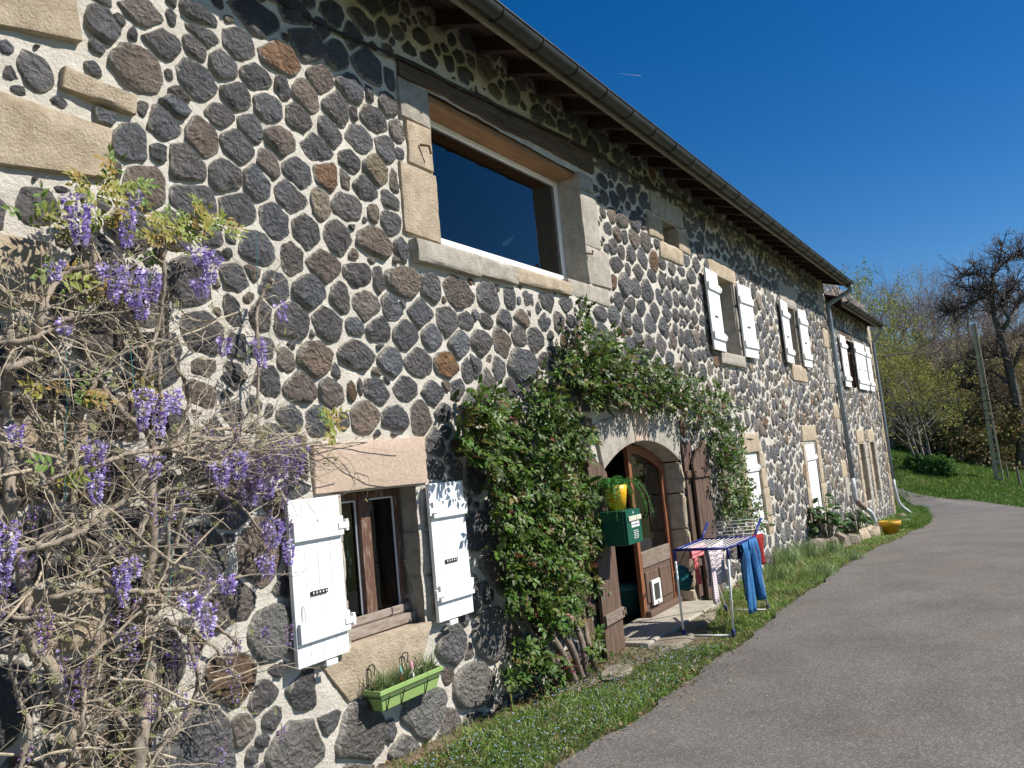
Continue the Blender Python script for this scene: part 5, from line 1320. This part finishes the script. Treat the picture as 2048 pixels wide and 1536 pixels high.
# grit and small pebbles along the crumbling road edge
mb = MB()
for i in range(2600):
    x = 3+20*rr.random()**1.5; y = redge(x)+rr.gauss(-.02, .09); s_ = rr.uniform(.003, .009); p = Vector((x, y, gz(x, y)+.012)); k = len(mb.v)
    mb.v += [tuple(p+Vector((math.cos(q)*s_*rr.uniform(.7, 1.3), math.sin(q)*s_*rr.uniform(.7, 1.3), -.004))) for q in (0, 2.1, 4.2)]+[tuple(p+Vector((0, 0, s_)))]
    mb.f += [(k, k+1, k+3), (k+1, k+2, k+3), (k+2, k, k+3)]
gv = mesh_obj('grit', mb.v, mb.f, pm('grit', (.16, .135, .11), (.34, .30, .25), scale=50, rough=.9)); gv['kind'] = 'stuff'; gv['label'] = 'loose grit along the road edge'
# grey-green tufts (lavender) along the wall right of the rack
for i, (px, py, h, n, lb) in enumerate(((1575,1120,.34,260,'grey-green lavender tuft against the wall right of the drying rack'), (1615,1105,.32,240,'grey-green lavender tuft in the middle of the wall bed'), (1660,1098,.28,220,'grey-green lavender tuft next to the stone planter'), (1555,1150,.26,200,'low tuft of lavender at the foot of the drying rack'), (1640,1140,.20,200,'low feathery herb tuft near the road edge'), (1700,1110,.18,180,'low green herb tuft before the stone planter'))):
    c = G(px, py+8); m2 = MB(); c2 = []
    blades(m2, c2, (c.x, c.y, gz(c.x, c.y)), n, (.42, .26), h, .006, .35, lambda r: (lambda g: (g*.74, g*1.0, g*.40))(r.uniform(.20, .46)), rr)
    m2.c = c2; o = mesh_obj('lavender', [Vector(v)-c for v in m2.v], m2.f, M_LEAF, c2); o.location = c; tag(o, lb, 'plant', 'herb tufts along the wall')
# broad-leaved plant in the stone planter by the downpipe
def big_leaf_plant(name, c, n, R_, H, L, label):
    m2 = MB(); c2 = []; s2 = MB(); root = thing(name, c, label, 'plant')
    for i in range(n):
        a = rr.uniform(0, 6.28); d = rr.random()**.6; p = c+Vector((math.cos(a)*R_[0]*d, math.sin(a)*R_[1]*d, H*(1-.65*d*d)*rr.uniform(.45, 1.05)))
        s2.tube([c+Vector((math.cos(a)*R_[0]*d*.4, math.sin(a)*R_[1]*d*.4, 0)), p], .006, 4)
        g = rr.uniform(.08, .17); dd = Vector((math.cos(a), math.sin(a)-.4, rr.uniform(-.5, .1))).normalized(); nn = (Vector((.1, -.6, 1))+rv(rr, .3)).normalized()
        for al in (-.75, 0, .75):
            e = dd.copy(); e.rotate(Matrix.Rotation(al, 3, nn)); leaf_quad(m2, c2, p, e, nn, L*rr.uniform(.8, 1.1), L*.30, (g*.45, g, g*.2), .18)
    part('stalks', s2, M_CANE, root); m2.c = c2; part('leaves', m2, M_GLOSSLEAF, root)
pa, pb2 = G(1668, 1088), G(1722, 1066)
big_leaf_plant('hollyhock', pa+Vector((0, .1, .05)), 70, (.72, .26), .85, .17, 'broad-leaved hollyhock in the stone planter left of the downpipe')
big_leaf_plant('hollyhock', pb2+Vector((0, .05, .03)), 60, (.8, .26), .48, .16, 'lower spreading hollyhock in the stone planter beside the pipe foot')
pl = thing('stone_planter', G(1690, 1094), 'low planter edge of rough beige stones before the broad-leaved plants', 'planter')
for i, (px, py) in enumerate(((1640,1104), (1664,1099), (1688,1094), (1708,1089), (1728,1082), (1745,1074))):
    p = G(px, py); o = rock('edge_stone', (p.x, p.y, p.z+.06), .27, .12, .12, M_ROCK if i < 4 else M_GRAN, '', '', seed=50+i); del o['label'], o['category']; o.parent = pl; o.location -= pl.location
c = G(1783, 1070); yp = thing('yellow_pot', c, 'yellow plastic planter tub standing in the grass near the pipe foot', 'flowerpot')
mb = MB(); mb.lathe([(0, 0), (.13, 0), (.165, .19), (.205, .195), (.212, .285), (.195, .285), (.18, .24), (0, .24)], 26, Matrix.Translation(c)); part('tub', mb, pm('yellow_plastic', (.55, .30, .02), (.66, .38, .03), scale=6, rough=.5), yp, smooth=True)
mb = MB(); cl = []; blades(mb, cl, tuple(c+Vector((0, 0, .235))), 60, (.17, .17), .22, .004, .4, GREENS, rr); mb.c = cl; part('sprouts', mb, M_LEAF, yp)
for i, (x, y, sx, sz, lb) in enumerate((tuple(G(1806, 1042)[:2])+(.42, .12, 'pale flat stone slab under the far pipe foot'), tuple(G(1800, 1052)[:2])+(.40, .10, 'long pale kerb stone lying beside the far pipe foot'), tuple(G(1757, 1062)[:2])+(.30, .09, 'flat stone in the grass behind the yellow pot'))):
    rock('slab_stone', (x, y, gz(x, y)+.03), sx, .22, sz, M_SLAB, lb, 'stone', seed=70+i)
# ================================================================== woods, pole, meadow beyond the bend
M_TRUNK = pm('tree_bark', (.14, .12, .10), (.25, .22, .19), scale=5, rough=.95, bump=.5, bscale=18, stretch=(3, 3, .7))
M_TWIGS = pm('fine_twigs', (.125, .088, .072), (.20, .145, .118), scale=3, rough=.9)
M_LITTER = pm('leaf_litter', (.20, .145, .085), (.17, .175, .06), scale=.35, rough=1, bump=.8, bscale=5, bdist=.3, lo=.4, hi=.6)
mb = MB()
hx = np.concatenate([np.arange(47, 80, 3), np.arange(80, 260, 12)]); hy = np.arange(-160, 161, 8)
def hz(x, y): return gz(min(x, 60), y) - .25 - 1.3*max(0, min(1, (60-x)/7)) + max(0, x-57)*.17 + 2.0*math.sin(y*.045+x*.02)*min(1, max(0, (x-55)/20)) - max(0, x-150)*.12
for x in hx:
    for y in hy: mb.v.append((x, y, hz(x, y)))
n = len(hy)
for i in range(len(hx)-1):
    for j in range(n-1): a = i*n+j; mb.f.append((a, a+n, a+n+1, a+1))
hs_o = mesh_obj('wooded_hillside', mb.v, mb.f, M_LITTER, smooth=True); hs_o['kind'] = 'structure'
def grow(tb, cb, cc, p, d, L, r, gen, P, r_):
    n = 4; pts = [p]; rad = [r]; q = p
    for i in range(n):
        d = (d + rv(r_, P['crook']) + Vector((0, 0, P['up']))).normalized(); q = q + d*L/n; pts.append(q); rad.append(r*(1-(1-P['tap'])*(i+1)/n))
    tgt = tb if gen <= P['wood'] else cb
    k0 = len(tgt.v); tgt.tube(pts, rad, 7 if gen == 0 else 5 if gen <= 1 else 3, False)
    if tgt is cb: cc += [(*P['twig'], 1)]*(len(cb.v)-k0)
    if gen >= P['gens']:
        for k in range(P['leaf']):
            c = pts[r_.randint(1, n)] + rv(r_, L*.22); g = r_.uniform(.7, 1.35); col = tuple(v*g for v in r_.choice(P['lc']))
            dd = rv(r_).normalized(); s_ = P['ls']*r_.uniform(.6, 1.3); u = dd.orthogonal().normalized()*s_; v_ = dd.cross(u)*.6; k1 = len(cb.v)
            cb.v += [tuple(c-u), tuple(c+v_), tuple(c+u), tuple(c-v_)]; cb.f.append((k1, k1+1, k1+2, k1+3)); cc += [(*col, 1)]*4
        return
    nb = P['nb'][min(gen, len(P['nb'])-1)]
    for k in range(nb):
        t = r_.uniform(P['lo'] if gen == 0 else .25, 1.0) if k else 1.0; j = min(n-1, int(t*n)); b = pts[j].lerp(pts[j+1], t*n-j)
        e = d.orthogonal().normalized(); e.rotate(Matrix.Rotation(r_.uniform(0, 6.28), 3, d)); sp = P['spread']*r_.uniform(.6, 1.25) if k else P['spread']*.35
        grow(tb, cb, cc, b, (d*math.cos(sp)+e*math.sin(sp)).normalized(), L*P['len']*r_.uniform(.75, 1.15), rad[j+1]*(.62 if k else .8), gen+1, P, r_)
BUD = dict(crook=.10, up=.03, tap=.6, wood=2, gens=5, nb=(7, 4, 4, 3, 3), lo=.3, spread=.75, len=.66, leaf=1, ls=.06, lc=((.34, .21, .16), (.28, .19, .15), (.36, .25, .17)), twig=(.95, .85, .8))
YOUNG = dict(BUD, leaf=15, ls=.06, lc=((.30, .34, .06), (.24, .29, .05), (.33, .31, .09)), gens=5, nb=(7, 4, 4, 3, 2))
SCRUB = dict(crook=.16, up=.03, tap=.5, wood=0, gens=4, nb=(8, 5, 4, 3), lo=.05, spread=.8, len=.72, leaf=4, ls=.09, lc=((.24, .18, .09), (.20, .23, .07), (.30, .21, .12)), twig=(1, .9, .75))
GREENB = dict(SCRUB, leaf=9, ls=.11, lc=((.10, .20, .045), (.14, .27, .06), (.07, .15, .04)))
BLOSS = dict(SCRUB, leaf=5, ls=.06, lc=((.55, .42, .38), (.42, .30, .25), (.25, .2, .1)))
M_CROWN = pm('crown', (.9, .9, .9), (1.1, 1.1, 1.1), scale=2, rough=.8, attr=True, spec=.2, trans=.2)
_nt = M_CROWN
def tree_mesh(P, seed, h, r, stems=1):
    r_ = random.Random(seed); tb, cb, cc = MB(), MB(), []
    P = dict(P); tw_ = P['twig']; P['twig'] = tuple(.24*v for v in tw_)
    for s_ in range(stems):
        a = s_*2.2; d = Vector((math.cos(a)*.16, math.sin(a)*.16, 1)).normalized() if stems > 1 else Vector((r_.gauss(0, .05), r_.gauss(0, .05), 1)).normalized()
        grow(tb, cb, cc, Vector((math.cos(a)*.2, math.sin(a)*.2, -.2)) if stems > 1 else Vector((0, 0, -.2)), d, h*.46, r*(.6 if stems > 1 else 1), 0, P, r_)
    def me(nm, m, mat, cols=None):
        o = mesh_obj(nm, m.v, m.f, mat, cols, True); x = o.data; bpy.data.objects.remove(o); return x
    return me('trunk', tb, M_TRUNK), me('crown', cb, M_CROWN, cc)
VAR = dict(bare=[tree_mesh(BUD, s, 10, .16) for s in (1, 2, 3)], young=[tree_mesh(YOUNG, s, 10, .15) for s in (4, 5)], multi=[tree_mesh(dict(YOUNG, leaf=6, ls=.05, nb=(6, 4, 3, 3), lc=((.33, .32, .08), (.26, .26, .07))), 6, 7.5, .13, 4)],
           scrub=[tree_mesh(SCRUB, s, 4, .06, 3) for s in (7, 8)], bush=[tree_mesh(GREENB, 9, 2.2, .05, 4)], blossom=[tree_mesh(BLOSS, 10, 4, .06, 3)])
def plant_tree(name, var, i, loc, s_, rz, label, cat, group):
    t, c = VAR[var][i % len(VAR[var])]; root = thing(name, loc, label, cat, group); root.scale = (s_, s_, s_); root.rotation_euler.z = rz
    for nm, m in (('trunk', t), ('crown', c)):
        o = bpy.data.objects.new(nm, m); COL.objects.link(o); o.parent = root
    return root
def base(px, dep, dz=0.0):
    p = AT(px, 930, dep); z = hz(p.x, p.y) if p.x > 49 else gz(p.x, p.y); return Vector((p.x, p.y, max(z, gz(p.x, p.y))-.1))
rr = random.Random(51)
plant_tree('leafing_tree', 'young', 0, base(1745, 44), .92, .4, 'tree in fresh yellow-green leaf rising behind the end of the house', 'tree', 'trees of the wood')
plant_tree('leafing_tree', 'young', 1, base(1790, 47), .74, 1.4, 'second yellow-green tree just right of the far gutter', 'tree', 'trees of the wood')
plant_tree('many_stemmed_tree', 'multi', 0, base(1850, 40), .95, 2.0, 'slender many-stemmed tree with sparse pale leaves on the grass bank', 'tree', 'trees of the wood')
k = 0
for px, dep, s_ in ((1690,58,.92),(1706,66,1.02),(1735,62,.92),(1785,60,.86),(1812,56,.82),(1838,66,.92),(1868,60,.78),(1890,72,.90),(1915,62,.76),(1942,70,.84),(1968,60,.72),(1995,66,.80),(2020,74,.88),(2045,64,.76),(2075,60,.80),(1825,84,1.0),(1880,90,1.0),(1930,88,.98),(1975,92,1.0),(2030,95,1.0),(1775,80,.96),(2060,84,.95),(1720,85,1.0),(1850,105,1.05),(1905,110,1.05),(1960,108,1.05),(2010,112,1.05)):
    plant_tree('bare_tree', 'bare', k, base(px, dep), s_, k*1.3, 'leafless brown tree standing in the wood beyond the bend', 'tree', 'bare trees of the wood'); k += 1
for i in range(26):
    px = 1760+i*12; dep = rr.choice((47, 50, 54, 58, 64))
    plant_tree('scrub_bush', 'scrub', i, base(px, dep), rr.uniform(.7, 1.15), i, 'brown and olive scrub bush at the edge of the wood', 'shrub', 'scrub under the wood')
plant_tree('blossom_bush', 'blossom', 0, base(1905, 47), .85, .3, 'pale blossoming bush among the brown scrub', 'shrub', None)
for i, (px, dep, s_, lb) in enumerate(((1868, 38.5, .46, 'dark green bush at the road bend below the many-stemmed tree'), (1898, 38.8, .38, 'lower dark green bush to the right at the road bend'), (1834, 39.5, .36, 'dark green bush left of the slender stems'))):
    plant_tree('green_bush', 'bush', i, base(px, dep), s_, i*2, lb, 'shrub', 'green bushes at the bend')
# ---- the big oak at the right edge, limbs read off the photograph
OD = 46.0; oak_b = AT(2046, 985, OD); oak_b.z = gz(oak_b.x, oak_b.y)-.1
oak = thing('oak_tree', oak_b, 'tall gnarled leafless oak at the right edge behind the utility pole', 'tree')
r_ = random.Random(77); tb, cb, cc = MB(), MB(), []
LIMB = [('2048,1000 2044,930 2042,860 2032,800 2020,745 2010,700 2000,668', .62, .36), ('2000,668 1990,635 1985,605 1984,575 1988,545 2000,515 2004,490', .33, .05), ('2000,668 2018,640 2032,615 2050,590 2075,560', .30, .08), ('2020,745 2035,715 2045,690 2065,660', .26, .1), ('1986,605 1972,592 1955,600 1930,612 1905,622 1893,628', .17, .03), ('1985,570 1968,555 1945,548 1925,552', .12, .03), ('1990,545 2010,525 2030,515 2045,512', .12, .03),
        ('2014,765 1990,745 1968,738 1948,745 1930,757 1905,752 1885,755', .2, .04), ('2034,812 2010,800 1985,806 1960,790 1935,775 1915,778', .18, .03), ('2024,725 2000,712 1975,716 1950,712', .14, .03), ('2018,640 2005,612 2015,590 2030,565', .13, .03), ('2042,850 2060,800 2075,740 2085,660', .35, .12), ('1986,590 1960,575 1940,585', .09, .02)]
OP_ = dict(BUD, gens=3, wood=0, nb=(5, 4, 4), lo=.15, len=.62, spread=.8, crook=.22, leaf=1, ls=.045, twig=(.11, .085, .075))
for txt, r0, r1 in LIMB:
    q = [tuple(float(v) for v in w_.split(',')) for w_ in txt.split()]
    pts = bez([AT(x, y, OD+.5*math.sin(i*2.1+r0*30)*(0 if r0 > .5 else 1)) for i, (x, y) in enumerate(q)], 4); nn = len(pts)
    tb.tube(pts, [(r0+(r1-r0)*i/(nn-1))*.52 for i in range(nn)], 9, False)
    if r0 < .5:
        for i in range(3, nn, 1):
            d = (pts[i]-pts[i-1]).normalized()
            for z in range(3 if r0 < .2 else 2):
                e = (d*.5+rv(r_, .7)+Vector((0, 0, .25))).normalized(); grow(tb, cb, cc, pts[i], e, r_.uniform(.55, 1.0), .035, 1, OP_, r_)
tb.v = [tuple(Vector(v)) for v in tb.v]; part('trunk', tb, pm('oak_bark', (.085, .075, .068), (.17, .15, .135), scale=5, rough=.95, bump=.5, bscale=18), oak, smooth=True)
cb.c = cc; part('crown', cb, M_CROWN, oak)
# ---- concrete ladder pole
pb = AT(2003, 985, 39); pb.z = gz(pb.x, pb.y)-.1; pt = AT(1948, 648, 39); Hp = pt.z-pb.z
pole = thing('utility_pole', pb, 'concrete ladder-type utility pole leaning beside the road', 'utility pole')
M_CONC = pm('pole_concrete', (.36, .305, .23), (.48, .415, .32), scale=4, rough=.9)
ax = (pt-pb)
def pole_pt(t, u, v_): return pb + ax*t + Vector((v_, u, 0))
for u0, u1, tk in ((.12, .055, .085), (-.14, -.065, .04)):
    mb = MB(); 
    for t in (0, 1):
        u = u0+(u1-u0)*t; w_ = tk*(1-.35*t)
        mb.v += [tuple(pole_pt(t, u-w_, -.11)), tuple(pole_pt(t, u+w_, -.11)), tuple(pole_pt(t, u+w_, .11)), tuple(pole_pt(t, u-w_, .11))]
    mb.f += [(3,2,1,0),(4,5,6,7),(0,1,5,4),(1,2,6,5),(2,3,7,6),(3,0,4,7)]; part('rail', mb, M_CONC, pole)
for k in range(13):
    t = .03+.64*k/12; u = .15-.08*t; mb = MB(); p = pole_pt(t, 0, 0); mb.box(p.x-.08, p.x+.08, p.y-u+.05, p.y+u-.05, p.z-.06, p.z+.06); part('rung', mb, M_CONC, pole)
mb = MB(); a, b = pole_pt(.68, 0, 0), pole_pt(1.0, 0, 0)
for p, w_ in ((a, .11), (b, .07)): mb.v += [(p.x-.07, p.y-w_, p.z), (p.x+.07, p.y-w_, p.z), (p.x+.07, p.y+w_, p.z), (p.x-.07, p.y+w_, p.z)]
mb.f += [(3,2,1,0),(4,5,6,7),(0,1,5,4),(1,2,6,5),(2,3,7,6),(3,0,4,7)]; part('head', mb, M_CONC, pole)
for k, t in enumerate((.40, .46, .52, .60)):
    p = pole_pt(t, 0, 0); mb = MB(); mb.tube([p+Vector((-.12, .36, 0)), p+Vector((-.12, -.28, 0))], .022, 5); part('step_iron', mb, M_ZINC, pole)
mb = MB(); mb.tube([pt+Vector((0, .12, -.05)), pt+Vector((0, .25, -.05)), pt+Vector((0, .25, .12))], .02, 5); part('insulator_hook', mb, M_IRON, pole)
M_WIRE = pm('black_cable', (.015, .015, .016), rough=.6)
def wire(pts, r, lb):
    mb = MB(); c = Vector(pts[0]); mb.tube(bez(pts, 8), r, 5); o = mesh_obj('overhead_wire', [Vector(v)-c for v in mb.v], mb.f, M_WIRE, smooth=True); o.location = c; tag(o, lb, 'wire', 'overhead wires')
wire([W(1765, 713, -.05), AT(1850, 698, 33), pt+Vector((0, .1, -.12))], .022, 'thick black service cable running from the house end to the pole head')
wire([W(1765, 690, -.05), AT(1850, 708, 34), AT(1900, 698, 37), pt+Vector((0, .1, -.3))], .009, 'thin sagging wire just under the pole head')
wire([pt+Vector((0, -.05, -.15)), AT(2000, 661, 42), AT(2100, 672, 50)], .02, 'black cable leaving the pole head to the right')
wire([W(1768, 806, -.03), AT(1860, 803, 33), AT(1962, 795, 38.8)], .012, 'lower wire crossing level to the middle of the pole')
# ---- fence posts in the meadow
for i, (px, py, dep) in enumerate(((2022, 985, 41), (2044, 990, 37), (2066, 995, 34))):
    p = AT(px, py, dep); p.z = gz(p.x, p.y)-.1; mb = MB(); mb.tube([p, p+Vector((.02, .04, 1.0))], [.06, .05], 7)
    o = mesh_obj('fence_post', [Vector(v)-p for v in mb.v], mb.f, M_GREYW); o.location = p
    tag(o, ('weathered fence post right of the utility pole', 'weathered fence post at the right edge of the meadow', 'last fence post beyond the right edge')[i], 'fence post', 'fence posts')
# ---- tall grass on the bank and meadow
mb = MB(); cl = []
from mathutils import geometry as mgeo
ROADPOLY = [Vector(p.to_2d()) for p, q in secs[::12]+secs[-6:]] + [Vector(q.to_2d()) for p, q in (secs[::12]+secs[-6:])[::-1]]
def on_road(x, y):
    c = False; n = len(ROADPOLY); j = n-1
    for i in range(n):
        a, b = ROADPOLY[i], ROADPOLY[j]
        if (a.y > y) != (b.y > y) and x < (b.x-a.x)*(y-a.y)/(b.y-a.y)+a.x: c = not c
        j = i
    return c
for i in range(20000):
    if rr.random() < .75: p = AT(rr.uniform(1780, 2100), 960, rr.uniform(27, 57))
    else:
        x = rr.uniform(20, 34); p = Vector((x, redge(x)+rr.uniform(0, .9), 0))
    x, y = p.x, p.y
    if on_road(x, y) or (x < 28 and y > -.02): continue
    z = max(gz(x, y), hz(x, y) if x > 47 else -9)
    blades(mb, cl, (x, y, z-.03), 5, (.18, .18), (.09 if y < -3 else .16)+.10*rr.random(), .012, .4, lambda r: (lambda g: (g*.55, g, g*.13))(r.uniform(.12, .30)), rr)
mb.c = cl
ml = mesh_obj('meadow_grass', mb.v, mb.f, M_LEAF, cl); ml['kind'] = 'stuff'; ml['label'] = 'long bright green grass on the bank beyond the road bend'
# ---- far jet with its short trail
a = AT(1281, 152, 3500); b = AT(1238, 147, 3500)
mb = MB(); mb.tube([a, a.lerp(b, .5), b], [1.3, .7, .2], 6); jet = mesh_obj('contrail', [Vector(v)-a for v in mb.v], mb.f, pm('contrail_ice', (.9, .9, .92), rough=1)); jet.location = a
tag(jet, 'tiny white jet trail high in the blue sky', 'contrail')
